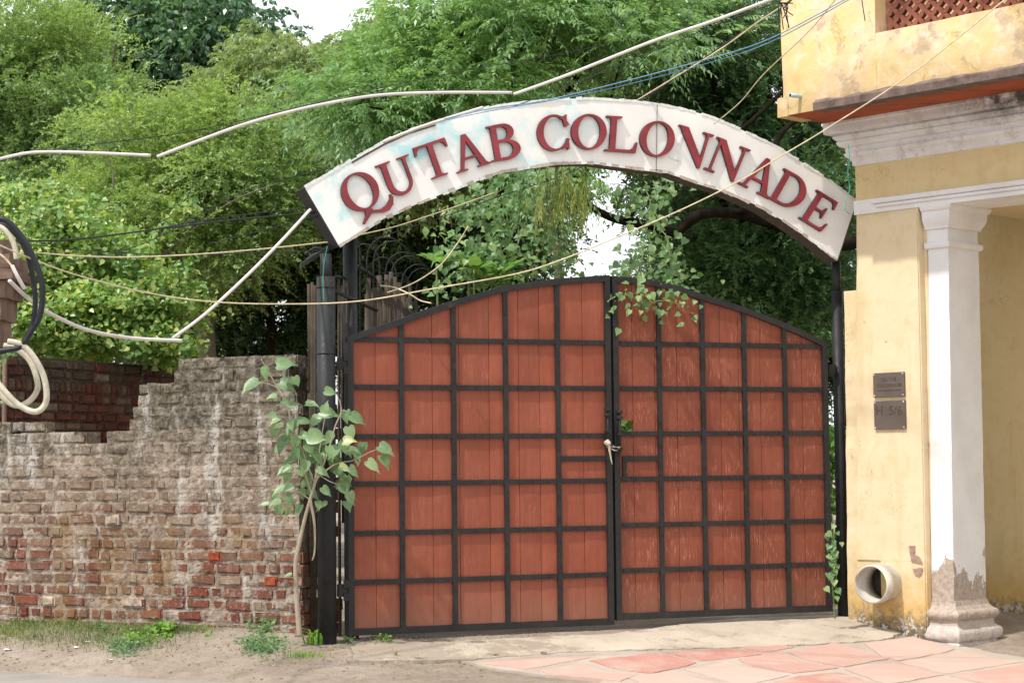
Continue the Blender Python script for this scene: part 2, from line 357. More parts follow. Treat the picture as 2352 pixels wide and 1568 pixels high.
mt = dict(
    yellow=M_yellow(), ochre=M_yellow('ochre_plaster', (.96, .92, .78)), upper=M_upper(), pier=M_white('pier_limewash'), cornice=M_white('cornice_limewash', False),
    brick=M_brick('front_brick', True), mortar=M_mortar('front_mortar'), bbrick=M_brick('back_brick', False, .62), bmortar=M_mortar('back_mortar', True),
    board=M_board('red_board', .35, 1.0), board2=M_board('red_board_worn', 1.0, .80),
    metal=M_metal('black_iron'), metal2=M_metal('black_iron_pipe', (.013, .0145, .016), .15), rusty=M_metal('rusty_iron', (.12, .06, .04), .8),
    sign=M_sign(), letter=m_simple('letter_red', (.245, .030, .038), .42, .4, .28, 5, .15), letter_side=m_simple('letter_side', (.05, .03, .03), .5),
    ground=M_ground(), slab=M_slab(), apron=M_concrete('apron_concrete', (.40, .345, .275), (.56, .49, .40)), grout=M_concrete('grout', (.38, .32, .27), (.50, .43, .365)),
    road=M_concrete('asphalt', (.26, .235, .21), (.36, .325, .29)),
    terracotta=m_simple('terracotta', (.19, .07, .048), .9, .15, .6, 5, .6), soffit=m_simple('red_oxide_soffit', (.34, .085, .035), .8, .2, .25, 3, .3),
    dslab=m_simple('weathered_slab', (.155, .115, .10), .9, .15, .4, 10, .7), moss=m_simple('slab_moss', (.11, .10, .05), .95, .1, .5, 18, 1),
    plaque=m_simple('bronze_plaque', (.125, .10, .085), .5, .4, .12, 12, .1), plaque_ink=m_simple('plaque_letters', (.085, .066, .055), .6), screw=m_simple('screw', (.6, .55, .48), .4, .5),
    pvc=m_simple('white_pvc', (.56, .53, .47), .6, .3, .25, 9, .2), pvc_in=m_simple('pipe_inner', (.50, .47, .42), .6, .3, .25, 8, .2), blue_pvc=m_simple('blue_pvc', (.35, .52, .58), .5, .4),
    conduit=m_simple('white_conduit', (.62, .58, .55), .5, .4, .12, 12, .1), cable_b=m_simple('black_cable', (.012, .014, .02), .5, .4), cable_blue=m_simple('blue_cable', (.13, .27, .42), .5, .4),
    cable_tan=m_simple('tan_cable', (.60, .50, .33), .6, .3), cable_cream=m_simple('cream_hose', (.52, .48, .37), .55, .35), green_wire=m_simple('green_wire', (.04, .30, .22), .5),
    bamboo=m_simple('bamboo', (.06, .048, .036), .8, .2, .45, 7, .4), bark=M_bark('dark_bark', (.010, .008, .006), (.032, .026, .02)), bark2=M_bark('grey_bark', (.16, .13, .10), (.28, .23, .18)),
    stem=M_bark('pale_stem', (.32, .27, .20), (.45, .38, .29)), stem_g=m_simple('green_stem', (.16, .22, .07), .6),
    stone=m_simple('pillar_stone', (.16, .11, .085), .95, .1, .5, 5, 1.2), twine=m_simple('twine', (.55, .48, .38), .9, .1, .3, 60, .5),
    tab=m_simple('edge_tab', (.70, .74, .71), .5, .4, .16, 9, .3), tab_b=m_simple('edge_tab_tan', (.48, .42, .36), .6, .3, .2, 9, .3), edge=m_simple('sign_side', (.075, .06, .052), .7, .3, .3),
    ghost=m_simple('letter_ghost', (.83, .83, .84), .5), flower=m_simple('pink_petal', (.70, .12, .32), .6), paper=m_simple('paper', (.8, .8, .8), .8), dead=m_leaf('fallen_leaf', (.30, .18, .05), (.45, .33, .06), (.20, .12, .06)),
    lf_acacia=m_leaf('leaf_feathery', (0.204, 0.308, 0.113), (0.314, 0.430, 0.146), (0.461, 0.583, 0.203), .40, .45, .35, .5),
    lf_dark=m_leaf('leaf_broad_dark', (0.083, 0.166, 0.083), (0.118, 0.221, 0.100), (0.179, 0.304, 0.121), .28, .32, .4, .7),
    lf_mid=m_leaf('leaf_mid', (0.207, 0.279, 0.109), (0.302, 0.387, 0.142), (0.470, 0.526, 0.197), .38, .45, .4, .5),
    lf_neem=m_leaf('leaf_neem', (0.155, 0.283, 0.107), (0.233, 0.394, 0.137), (0.362, 0.530, 0.194), .42, .38, .6, .55),
    lf_tam=m_leaf('leaf_tamarind', (0.076, 0.152, 0.062), (0.110, 0.207, 0.076), (0.193, 0.304, 0.103), .30, .42, .5, .5),
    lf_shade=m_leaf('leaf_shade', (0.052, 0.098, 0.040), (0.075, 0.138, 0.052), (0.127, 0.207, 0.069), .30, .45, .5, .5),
    lf_creep=m_leaf('leaf_creeper', (0.160, 0.310, 0.075), (0.270, 0.430, 0.095), (0.560, 0.590, 0.170), .38, .36, 1.2, .55),
    lf_vine=m_leaf('leaf_vine', (.13, .26, .09), (.19, .33, .11), (.28, .40, .14), .33, .45, 2, .45),
    lf_dry=m_leaf('leaf_drying', (.16, .25, .05), (.26, .31, .08), (.40, .40, .14), .35, .5, 2),
    lf_plum=m_leaf('leaf_shrub', (0.098, 0.224, 0.032), (0.140, 0.280, 0.040), (0.196, 0.322, 0.064), .35, .35, 2, .5),
    grass=m_leaf('grass_blade', (.13, .20, .05), (.22, .28, .08), (.34, .36, .13), .3, .6, 3), weed=m_leaf('weed_leaf', (.12, .23, .08), (.18, .31, .12), (.26, .38, .15), .3, .5, 5),
    grass_b=m_leaf('bright_blade', (.14, .30, .04), (.22, .40, .05), (.32, .48, .08), .35, .5, 5),
)
def m_peepal():
    g = G('leaf_peepal'); r = g.rnd(); n = g.noise(30, 3)
    c = g.ramp(r, [(0, (.10, .19, .08)), (.5, (.17, .29, .13)), (.9, (.26, .38, .19)), (1, (.42, .46, .20))]); c = g.mix(g.mr(n, .4, .7, 0, .3), c, (.40, .48, .30))
    return g.out(c, .38, None, .5, transl=.3, tcol=g.mix(1.0, c, (1.6, 1.6, .7), 'MULTIPLY'))
mt['peepal'] = m_peepal(); mt['bore_shade'] = m_simple('painted_bore_shade', (.06, .05, .04), .95)

# ------------------------------------------------------------------ the ground
def smooth(a, b, x): t = min(1, max(0, (x - a) / (b - a))); return t * t * (3 - 2 * t)
FLAT = -.24
rA = at(0, 1533, 1); rB = at(570, 1568, 1)
def zhit(px, py, z):
    d = ray(px, py); return CAM + d * ((z - CAM.z) / d.z)
RA, RB = zhit(0, 1531, FLAT), zhit(560, 1568, FLAT)
rdir = (RB - RA).normalized(); rnor = Vector((-rdir.y, rdir.x, 0))       # rnor points away from the road
def road_d(x, y): return (Vector((x, y, 0)) - Vector((RA.x, RA.y, 0))).dot(rnor)
def ground_z(x, y, rough=True):
    p = Vector((x, y, 0)); vg = -GATE.l(p).y; vw = -WALL.l(p).y
    w = smooth(-1.9, -1.3, x); v = vw * (1 - w) + vg * w
    z = -.05 - .152 * min(max(v, 0), 1.25) + .07 * (1 - w) * (1 - min(max(v, 0), 1.2) / 1.2)
    if rough:
        k = 1 if (8 < y < 22) else .2
        z += k * (.006 * fbm(x * 2.2, y * 2.2, 1.7) + .003 * fbm(x * 9, y * 9, 4.1))
        z -= .014 * (1 - smooth(-.12, .12, road_d(x, y)))
    return z
def ghit(px, py):
    d = ray(px, py); a, b = 6.0, 40.0
    for _ in range(40):
        m = (a + b) / 2; q = CAM + d * m
        if q.z > ground_z(q.x, q.y, False): a = m
        else: b = m
    q = CAM + d * a; q.z = ground_z(q.x, q.y, False); return q
def axis_pts(lo, hi, step, far):
    inner = list(np.arange(lo, hi, step)); out = []
    s = step; x = lo
    left = []
    while x > -far: s *= 1.35; x -= s; left.append(x)
    s = step; x = hi; right = []
    while x < far: right.append(x); s *= 1.35; x += s
    return left[::-1] + inner + right
gx = axis_pts(-4.6, 4.8, .06, 600); gy = axis_pts(11.6, 17.5, .06, 600)
V = [(x, y, ground_z(x, y)) for y in gy for x in gx]
nx = len(gx)
F = [(j * nx + i, j * nx + i + 1, (j + 1) * nx + i + 1, (j + 1) * nx + i) for j in range(len(gy) - 1) for i in range(nx - 1)]
from_py('ground', V, F, mt['ground'], smooth=True, kind='structure')
# road: sheet with a ragged edge
rv = []; rf = []; N = 160
for i in range(N):
    t = -14 + i * (30 / (N - 1)); e = Vector((RA.x, RA.y, 0)) + rdir * t + rnor * (.03 * fbm(t * 2.5) + .012 * fbm(t * 12))
    rv += [(e.x, e.y, FLAT - .004)] + [tuple((e - rnor * k)[:2]) + (FLAT + .006,) for k in (.03, 2, 6, 14)]
for i in range(N - 1):
    for k in range(4): a = i * 5 + k; rf.append((a, a + 5, a + 6, a + 1))
from_py('road', rv, rf, mt['road'], smooth=True, kind='structure')

# apron of pale concrete and the paving in front of it
def crop6(p): return (816.7 + p[0] * .6528, 1327 + p[1] * .6528)
def sheet_poly(pts, lift, dens=.12, wob=.012):
    P = [ghit(*p) for p in pts]; out = []
    for i in range(len(P)):
        a, b = P[i], P[(i + 1) % len(P)]; n = max(1, int((b - a).length / dens))
        for k in range(n):
            q = a.lerp(b, k / n); out.append(Vector((q.x + wob * fbm(q.x * 8, q.y * 8, 3), q.y + wob * fbm(q.x * 8, q.y * 8, 7), 0)))
    return out
def slab_obj(name, pts, mat, parent, lift, thick, dens=.12, wob=.012, grid=None, **k):
    poly = sheet_poly(pts, lift, dens, wob)
    vs = [Vector((p.x, p.y)) for p in poly]; es = [(i, (i + 1) % len(vs)) for i in range(len(vs))]
    if grid:
        xs = [p.x for p in poly]; ys = [p.y for p in poly]
        x = min(xs)
        while x < max(xs):
            y = min(ys)
            while y < max(ys):
                vs.append(Vector((x + random.uniform(-.02, .02), y + random.uniform(-.02, .02)))); y += grid
            x += grid
    r = delaunay_2d_cdt(vs, es, [list(range(len(poly)))], 1, 1e-5)
    bm = bmesh.new(); v = [bm.verts.new((q.x, q.y, ground_z(q.x, q.y, False) + lift + .003 * fbm(q.x * 4, q.y * 4, 9))) for q in r[0]]
    for f in r[2]:
        try: bm.faces.new([v[i] for i in f])
        except ValueError: pass
    bmesh.ops.recalc_face_normals(bm, faces=bm.faces)
    if sum(f.normal.z for f in bm.faces) < 0: bmesh.ops.reverse_faces(bm, faces=bm.faces)
    ex = bmesh.ops.extrude_face_region(bm, geom=bm.faces[:])
    for e in ex['geom']:
        if isinstance(e, bmesh.types.BMVert): e.co.z += 0
    top = {e for e in ex['geom'] if isinstance(e, bmesh.types.BMVert)}
    for q in bm.verts:
        if q not in top: q.co.z -= thick
    return from_bm(name, bm, mat, parent, **k)
ap = [(817, 1523), (810, 1500), (817, 1487), (960, 1482), (1130, 1474), (1404, 1461), (1550, 1441), (1698, 1425), (1850, 1419), (1992, 1417), (2030, 1437), (2070, 1458), (2031, 1474), (1930, 1481), (1829, 1487), (1650, 1493), (1470, 1497), (1280, 1505), (1078, 1520), (950, 1523)]
slab_obj('apron', ap, mt['apron'], None, .022, .10, .03, .035, .15, kind='structure')
pave = slab_obj('pavement', [(1060, 1522), (1300, 1502), (1470, 1499), (1829, 1489), (2040, 1474), (2090, 1466), (2160, 1480), (2250, 1494), (2400, 1520), (2420, 1640), (1250, 1640), (1400, 1560), (1150, 1541)], mt['grout'], None, .016, .06, .07, .02, .2, kind='structure')
slabs = [[(1790, 240), (1960, 215), (2110, 258), (1905, 300)], [(1520, 268), (1690, 236), (1890, 290), (1720, 322)], [(1340, 292), (1500, 270), (1700, 325), (1540, 345)],
         [(1150, 328), (1310, 300), (1530, 350), (1360, 390)], [(1080, 270), (1330, 254), (1430, 276), (1215, 302)], [(1345, 250), (1500, 243), (1550, 252), (1430, 270)],
         [(820, 300), (1060, 272), (1200, 305), (1040, 345)], [(1910, 305), (2120, 262), (2352, 303), (2075, 346)], [(1720, 330), (1890, 308), (2070, 350), (1870, 385)],
         [(1420, 392), (1560, 352), (1700, 340), (1850, 388), (1640, 430)], [(950, 355), (1100, 338), (1330, 392), (1100, 430)], [(410, 304), (700, 287), (830, 288), (600, 330)],
         [(640, 336), (790, 310), (990, 350), (930, 372)], [(2090, 352), (2370, 308), (2500, 345), (2300, 400)], [(1880, 392), (2075, 356), (2280, 402), (2050, 450)]]
for i, s in enumerate(slabs):
    c = Vector((sum(p[0] for p in s) / len(s), sum(p[1] for p in s) / len(s)))
    q = [crop6(c + (Vector(p) - c) * .995) for p in s]
    slab_obj('paving_slab', q, mt['slab'], pave, .0205 + random.uniform(-.001, .003), .03, .06, .016, .15)

# ------------------------------------------------------------------ weathered brick wall in front
def crop1(p): return (p[0] / 1.914, 748.6 + p[1] / 1.914)
prof = [(-60, 976), (110, 976), (117, 999), (172, 999), (180, 1018), (230, 1018), (243, 998), (293, 997), (296, 973), (303, 947), (316, 921), (326, 899), (355, 874), (402, 870), (410, 822), (656, 814), (662, 870), (672, 905), (684, 930), (684, 2000)]
def top_px(px):
    y = prof[0][1]
    for (a, b), (c, d) in zip(prof, prof[1:]):
        if a <= px <= c: return b + (d - b) * (px - a) / max(c - a, 1e-6)
    return prof[-1][1]
wall = empty('brick_wall', WALL, label='weathered broken-topped brick wall beside the black gate post, lime stained, red near its foot', cat='wall')
UL = WALL.hit(-60, 1400).x; UR = WALL.hit(686, 1200).x
PZ = .0905
Z0 = -.13
tops = [(WALL.hit(px, top_px(px)).x, WALL.hit(px, top_px(px)).z) for px in range(-60, 686, 4)]
def top_at(u): return interp(u, tops)
def brick_mesh(L, H, D, seed, n_bev=.013, kname='brick'):
    bm = bmesh.new(); r = random.Random(seed)
    bmesh.ops.create_cube(bm, size=1)
    for v in bm.verts: v.co = Vector((v.co.x * L, v.co.y * D, v.co.z * H))
    es = [e for e in bm.edges if abs(e.verts[0].co.y + D / 2) < 1e-5 and abs(e.verts[1].co.y + D / 2) < 1e-5]
    bmesh.ops.bevel(bm, geom=es, offset=n_bev, segments=2, affect='EDGES')
    for v in bm.verts:
        v.co += Vector((r.uniform(-1, 1), r.uniform(-.6, .6), r.uniform(-1, 1))) * .0055
    bmesh.ops.recalc_face_normals(bm, faces=bm.faces)
    me = bpy.data.meshes.new(kname); bm.to_mesh(me); bm.free(); return me
def shared(me, mat):
    me.materials.append(mat); return me
ST = [shared(brick_mesh(.222, .079, .11, i), mt['brick']) for i in range(5)]
HD = [shared(brick_mesh(.105, .079, .14, 20 + i), mt['brick']) for i in range(5)]
m_or2 = m_simple('red_brick_clean', (.27, .065, .035), .93, .1, .5, 22, 1)
m_or = m_simple('fresh_orange_brick', (.27, .07, .035), .93, .1, .55, 22, 1); m_pl = m_simple('pale_brick', (.36, .29, .225), .95, .1, .5, 25, 1)
ncourse = 26
course_ext = []
rr = random.Random(3)
for i in range(ncourse):
    z0 = Z0 + i * PZ; zc = z0 + PZ / 2
    # solid stretch where the profile is above the middle of this course
    us = [UL + k * .01 for k in range(int((UR - UL) / .01))]
    ok = [top_at(u) > zc + .01 for u in us]
    course_ext.append((z0, us, ok))
    u = UL - rr.uniform(0, .12) ; hdr = (i % 2 == 0)
    while u < UR + .02:
        stretcher = rr.random() < (.58 if not hdr else .35)
        L = .222 if stretcher else .105
        L2 = L * rr.uniform(.93, 1.05)
        a, b = u, u + L2
        mid = (a + b) / 2
        if b > UR + .03: L2 = UR + .03 - a; b = UR + .03; mid = (a + b) / 2
        if L2 > .05 and top_at(min(mid, UR - .01)) > zc + .005 and top_at(min(max(a + .02, UL), UR - .01)) > zc - .04:
            if rr.random() > .012 or i < 2 or top_at(min(mid, UR - .01)) < zc + .1:
                me = rr.choice(ST if L > .2 else HD)
                o = bpy.data.objects.new('brick', me); C.objects.link(o); o.parent = wall
                o.location = (mid, .0555 + rr.uniform(-.008, .007) + (.0 if L > .2 else .015), zc + rr.uniform(-.004, .004) + .014 * fbm(mid * 1.1, i * .12))
                o.scale = ((L2 - .006) / L, 1, rr.uniform(.93, 1.03)); o.rotation_euler = (rr.uniform(-.03, .03), rr.uniform(-.03, .03), rr.uniform(-.03, .03))
        u = b + rr.uniform(.007, .014)
# special bricks: the orange ones and the pale ones
def special(px, py, L, m, out):
    h = WALL.hit(px, py); me = brick_mesh(L, .076, .11, int(px)); me.materials.append(m)
    z = Z0 + (round((h.z - Z0) / PZ - .5) + .5) * PZ
    o = bpy.data.objects.new('brick', me); C.objects.link(o); o.parent = wall; o.location = (h.x, .045 - out, z); return o
special(*crop1((1190, 1112)), .115, m_or, .006)['label'] = 'bright orange broken brick'
special(*crop1((500, 872)), .12, m_pl, .03)['label'] = 'pale brick standing proud of the wall'
special(*crop1((945, 995)), .11, m_or2, .004)
special(*crop1((215, 1196)), .12, m_pl, .004); special(*crop1((585, 1210)), .2, m_pl, .002)
# ragged toothed end towards the gate post
for i in range(ncourse):
    z0 = Z0 + i * PZ; zc = z0 + PZ / 2
    if zc > 1.93: break
    for k in range(2):
        if rr.random() < .12: continue
        me = rr.choice(HD if rr.random() < .6 else ST)
        o = bpy.data.objects.new('brick', me); C.objects.link(o); o.parent = wall
        o.location = (UR + .01 + rr.uniform(-.01, .05) - .02 * k, .20 + .15 * k + rr.uniform(-.03, .03), zc); o.rotation_euler = (0, rr.uniform(-.04, .04), rr.uniform(-.25, .25))
# mortar core with a lumpy face
bm = bmesh.new(); du = .0165; nu = int((UR - UL) / du) + 2; vd = {}
sub = 5
def mv(i, j):
    if (i, j) not in vd:
        u = UL + i * du; z = Z0 + j * PZ / sub
        joint = (j % sub) in (0,)
        y = .0075 - .013 * fbm(u * 5, z * 6, 2, 4) - .006 * fbm(u * 25, z * 25, 5, 3) + (.003 if joint else 0)
        sm = smooth(.5, 1.3, z); y -= .004 * sm
        vd[(i, j)] = bm.verts.new((u, y, z + (.006 * fbm(u * 12, z * 3, 8) if j else 0)))
    return vd[(i, j)]
for c in range(ncourse):
    zc = Z0 + (c + .5) * PZ
    for i in range(nu - 1):
        u = UL + (i + .5) * du
        if u > UR or top_at(min(u, UR - .005)) < zc + .02: continue
        for s in range(sub): j = c * sub + s; bm.faces.new((mv(i, j), mv(i + 1, j), mv(i + 1, j + 1), mv(i, j + 1)))
ex = bmesh.ops.extrude_face_region(bm, geom=bm.faces[:])
for e in ex['geom']:
    if isinstance(e, bmesh.types.BMVert): e.co.y = .33
from_bm('mortar', bm, mt['mortar'], wall, smooth=False)

# dark brick garden wall further back
bw = empty('brick_wall', BACK, label='dark red brick garden wall with blackened top courses behind the broken wall', cat='wall')
b_top = 1.2 + (1082 - 806) / FPX * 17.3
S2 = [shared(brick_mesh(.225, .078, .11, 40 + i), mt['bbrick']) for i in range(4)]; H2 = [shared(brick_mesh(.107, .078, .11, 50 + i), mt['bbrick']) for i in range(4)]
z = b_top - .09; ci = 0
ue = 2.9
while z > 1.0:
    row = (ci == 2); hh = .115 if row else .088
    u = -.4 + rr.uniform(0, .1)
    while u < ue:
        L = .068 if row else (.225 if rr.random() < .5 else .107)
        me = rr.choice(H2 if L < .2 else S2)
        o = bpy.data.objects.new('brick', me); C.objects.link(o); o.parent = bw
        o.location = (u + L / 2, .05 + rr.uniform(-.012, .008), z + (0 if not row else -.012) + .008 * fbm(u, ci))
        o.scale = (L / (.107 if L < .2 else .225) * rr.uniform(.96, 1.02), 1, (1.3 if row else rr.uniform(.92, 1.03)))
        u += L + rr.uniform(.01, .018)
    z -= hh + (.02 if ci == 1 else 0); ci += 1
bm = bmesh.new(); bbox(bm, -.5, 3.4, .016, .30, -.2, b_top - .03); from_bm('mortar', bm, mt['bmortar'], bw)

# ------------------------------------------------------------------ the gate
def leaf(name, x0, x1, arch, rails, straps, boards, bmat, label, extra, hole=None, sy=0, rail_px=None):
    root = empty(name, GATE, label=label, cat='gate')
    H = lambda px, py: GATE.hit(px, py, -.01)
    az = [(H(*p).x, H(*p).z) for p in arch]
    top = lambda u: interp(u, az)
    ua = [H(x, 1050).x for x in straps]
    midx = rail_px; rz = [H(midx, y).z for y in rails]; zb = rz[-1]
    ub = [H(x, 1050).x for x in boards]
    hx = H(*hole[0]) if hole else None; hy = H(*hole[1]) if hole else None
    for k in range(len(ub) - 1):
        a, b = ub[k] + .0018, ub[k + 1] - .0018
        segs = [(zb + .01, None)]
        if hole and k == 0: segs = [(zb + .01, hy.z), (hx.z, None)]
        for zl, zt in segs:
            n = 26; Vv = []; Ff = []; ph = random.uniform(0, 50)
            nc = 4
            for j in range(n + 1):
                for c in range(nc + 1):
                    u = a + (b - a) * c / nc
                    t_ = zt if zt is not None else top(u) - .012
                    z = zl + (t_ - zl) * j / n
                    y = .001 + .0035 * fbm(z * 2.3, ph) + .0022 * fbm(z * 5, u * 6, 3) + .0035 * ((c / nc - .5) * 2) ** 2 * (.5 + fbm(ph, 1.0))
                    Vv.append((u, y, z))
            m_ = (nc + 1)
            for j in range(n):
                for c in range(nc): q = j * m_ + c; Ff.append((q, q + 1, q + 1 + m_, q + m_))
            bmb = bmesh.new(); vs = [bmb.verts.new(p) for p in Vv]
            for f in Ff: bmb.faces.new([vs[i] for i in f])
            ex = bmesh.ops.extrude_face_region(bmb, geom=bmb.faces[:])
            for e in ex['geom']:
                if isinstance(e, bmesh.types.BMVert): e.co.y = .032
            from_bm('board', bmb, bmat, root)
    hw = .0205
    riv = bmesh.new()
    for k, u in enumerate(ua):
        edge = k in (0, len(ua) - 1)
        w = .022 if edge else .019
        a, b = u - w, u + w
        if k == 0: a, b = u, u + 2 * w
        if k == len(ua) - 1: a, b = u - 2 * w, u
        bms = bmesh.new(); y0 = -.021
        poly = [(a, zb - .0), (b, zb - .0), (b, top(b) - .004), (a, top(a) - .004)]
        bprism(bms, poly, y0 if not edge else -.03, -.0045 if not edge else .045)
        from_bm('strap', bms, mt['metal'], root)
        for z in [zb + .12 + .172 * j for j in range(16)]:
            if z < top(u) - .05 and not edge: bbox(riv, u - .004, u + .004, y0 - .004, y0 + .001, z - .004, z + .004)
    for k, z in enumerate(rz):
        w = .0185 if k < len(rz) - 1 else .024
        if k == len(rz) - 1:
            box('strap', ua[0] + .002, ua[-1] - .002, -.027, .043, z - .002, z + 2 * w, mt['metal'], root); continue
        y0 = -.0175
        box('strap', ua[0] + .005, ua[-1] - .005, y0, -.004, z - w, z + w, mt['metal'], root)
        u = ua[0] + .07
        while u < ua[-1] - .03: bbox(riv, u - .004, u + .004, y0 - .004, y0 + .001, z - .004, z + .004); u += .115
    n = 30; lo = []; hi = []
    for j in range(n + 1):
        u = ua[0] + (ua[-1] - ua[0]) * j / n; hi.append((u, top(u))); lo.append((u, top(u) - .048))
    bma = bmesh.new(); bprism(bma, hi + lo[::-1], -.0285, .044); from_bm('arched_strap', bma, mt['metal'], root)
    for (a, b, c, d) in extra:
        p = H(a, b); q = H(c, d); box('strap', p.x, q.x, -.0165, -.004, q.z, p.z, mt['metal'], root)
    from_bm('rivet', riv, mt['metal2'], root, kind='stuff')
    return root, top
gl, topL = leaf('gate_leaf', 800, 1398, [(798, 772), (915, 733), (1040, 690), (1157, 656), (1275, 640), (1400, 632)], [783, 890, 1001, 1107, 1218, 1328, 1446],
    [798, 923, 1043, 1163, 1283, 1404], [800, 864, 923, 995, 1057, 1126, 1194, 1242, 1287, 1342, 1400], mt['board'],
    'left leaf of the arched gate, brick red boards under a grid of black iron straps', [(1285, 1047, 1395, 1058)], rail_px=1100)
gr, topR = leaf('gate_leaf', 1414, 1900, [(1412, 634), (1500, 643), (1560, 658), (1612, 676), (1710, 706), (1800, 741), (1860, 768), (1903, 790)], [792, 893, 995, 1097, 1201, 1303, 1413],
    [1410, 1517, 1617, 1713, 1806, 1903], [1413, 1457, 1508, 1559, 1617, 1659, 1701, 1751, 1805, 1847, 1900], mt['board2'],
    'right leaf of the arched gate, worn red boards with a square peep hole', [(1430, 1047, 1512, 1058), (1430, 1060, 1439, 1100)], hole=((1430, 965), (1458, 992)), rail_px=1650)
# hinges, bolts and chain
for py in (835, 1355):
    h = GATE.hit(790, py, 0); bm = bmesh.new(); bbox(bm, h.x - .045, h.x + .04, -.02, .03, h.z - .045, h.z + .045); bbox(bm, h.x - .01, h.x + .03, -.032, -.021, h.z - .075, h.z - .02); bbox(bm, h.x - .01, h.x + .03, -.032, -.021, h.z + .02, h.z + .075)
    from_bm('hinge', bm, mt['metal'], gl)
for root, x, ys in ((gl, 1396, (940, 1030)), (gr, 1424, (945, 1040))):
    a = GATE.hit(x, ys[0], -.06); b = GATE.hit(x, ys[1], -.06)
    tube('slide_bolt', [a, a.lerp(b, .5), b], .009, mt['metal2'], root, 8)
    for t in (0, .14, .55, .9): p = a.lerp(b, t); box('bolt_bracket', p.x - .02, p.x + .02, -.074, -.03, p.z - .011, p.z + .011, mt['metal'], root, bev=.003)
ch = empty('chain', GATE, label='knotted rag and wire tying the two gate leaves together', cat='chain')
for k in range(9):
    a = GATE.hit(1396 + random.uniform(-3, 3), 1018 + random.uniform(-8, 8), -.09); b = GATE.hit(1424 + random.uniform(-3, 4), 1032 + random.uniform(-8, 8), -.09)
    m_ = a.lerp(b, .5); m_.z -= random.uniform(0, .03); m_.y -= .02
    tube('wire', catmull([a, m_, b]), .0028, mt['twine'] if k < 4 else mt['metal2'], ch, 5)
kn = GATE.hit(1396, 1016, -.095)
bm = bmesh.new(); bmesh.ops.create_icosphere(bm, subdivisions=2, radius=.026)
for v in bm.verts: v.co = kn + v.co * (1 + .5 * fbm(v.co.x * 40, v.co.y * 40, v.co.z * 40)); 
from_bm('knot', bm, mt['twine'], ch, True)
q = [GATE.hit(1398, 1018, -.1), GATE.hit(1401, 1040, -.1), GATE.hit(1406, 1066, -.1)]; tube('rag_end', catmull(q), lerp_r(.012, .003, 13), mt['twine'], ch)

# ------------------------------------------------------------------ posts
def post(pl, xc, r_px, ytop, ybot, y, label, mat, extra=None, name='gate_post'):
    a = GATE.hit(xc, ytop, y); b = GATE.hit(xc, ybot, y); sc_ = (GATE.w(a).y) / FPX; r = r_px * sc_
    root = empty(name, GATE, label=label, cat='post')
    zb = ground_z(*(GATE.w((b.x, y, 0)))[:2]) - .15
    tube('pipe', [(a.x, y, zb), (a.x, y, a.z)], r, mat, root, 20)
    return root, a, r
pr, a, r = post(None, 748.5, 21.5, 636, 1470, -.03, 'thick black steel gate post with a thinner pipe on top, left of the red gate', mt['metal2'])
t2 = GATE.hit(749, 583, -.03); tube('upper_pipe', [(a.x, -.03, a.z - .05), (a.x, -.03, t2.z)], r * .62, mt['metal2'], pr, 16)
for py in (660, 812): q = GATE.hit(748, py, -.03); tube('weld_ring', [(a.x, -.03, q.z - .006), (a.x, -.03, q.z + .006)], r * 1.03, mt['metal'], pr, 20)
for (x0, y0, x1, y1, w) in ((768, 634, 805, 640, .012), (768, 668, 866, 713, .016)):
    A = GATE.hit(x0, y0, .0); B = GATE.hit(x1, y1, .25); tube('brace', [A, B], w, mt['metal'], pr, 4)
A = GATE.hit(688, 612, .1); B = GATE.hit(760, 566, .1)
bm = bmesh.new(); bprism(bm, [(A.x, A.z - .016), (B.x, B.z - .016), (B.x, B.z + .02), (A.x, A.z + .02)], .05, .09); from_bm('brace', bm, mt['metal'], pr)
p2, a2, r2 = post(None, 804, 16.5, 555, 1450, .16, 'round black post behind the gate carrying the lower end of the curved sign', mt['metal2'])
p3, a3, r3 = post(None, 1922, 13, 668, 1420, .05, 'slim black post between the red gate and the yellow wall', mt['metal2'])
q = GATE.hit(1922, 600, .05); tube('upper_pipe', [(a3.x, .05, a3.z - .05), (a3.x, .05, q.z)], r3 * .72, mt['metal2'], p3, 14)
for py in (848, 1330): q = GATE.hit(1908, py, .02); box('hinge', q.x - .035, q.x + .03, -.01, .05, q.z - .04, q.z + .04, mt['metal'], p3)

# ------------------------------------------------------------------ arched sign
YF, YB = -.10, .09
top_s = [(699, 430), (753, 399), (808, 367), (883, 325), (940, 300), (999, 281), (1060, 262), (1109, 250), (1180, 238), (1248, 231), (1310, 227), (1361, 227), (1456, 233), (1521, 241), (1575, 252), (1632, 268), (1700, 297), (1781, 336), (1840, 372), (1895, 408), (1930, 434), (1967, 463)]
bot_s = [(779, 566), (805, 549), (880, 503), (940, 476), (999, 452), (1050, 432), (1109, 409), (1158, 394), (1210, 386), (1271, 376), (1361, 374), (1400, 379), (1449, 386), (1534, 396), (1612, 424), (1645, 432), (1749, 477), (1800, 508), (1846, 539), (1885, 568), (1922, 598)]
sg = empty('sign', GATE, label='arched white sign over the gate reading QUTAB COLONNADE in raised red letters', cat='sign')
def sh(p, y=YF): q = GATE.hit(p[0], p[1], y); return (q.x, q.z)
def dens(P, n=3):
    o = []
    for a, b in zip(P, P[1:]):
        for k in range(n): o.append((a[0] + (b[0] - a[0]) * k / n, a[1] + (b[1] - a[1]) * k / n))
    return o + [P[-1]]
T = [sh(p) for p in top_s]; B = [sh(p) for p in bot_s]
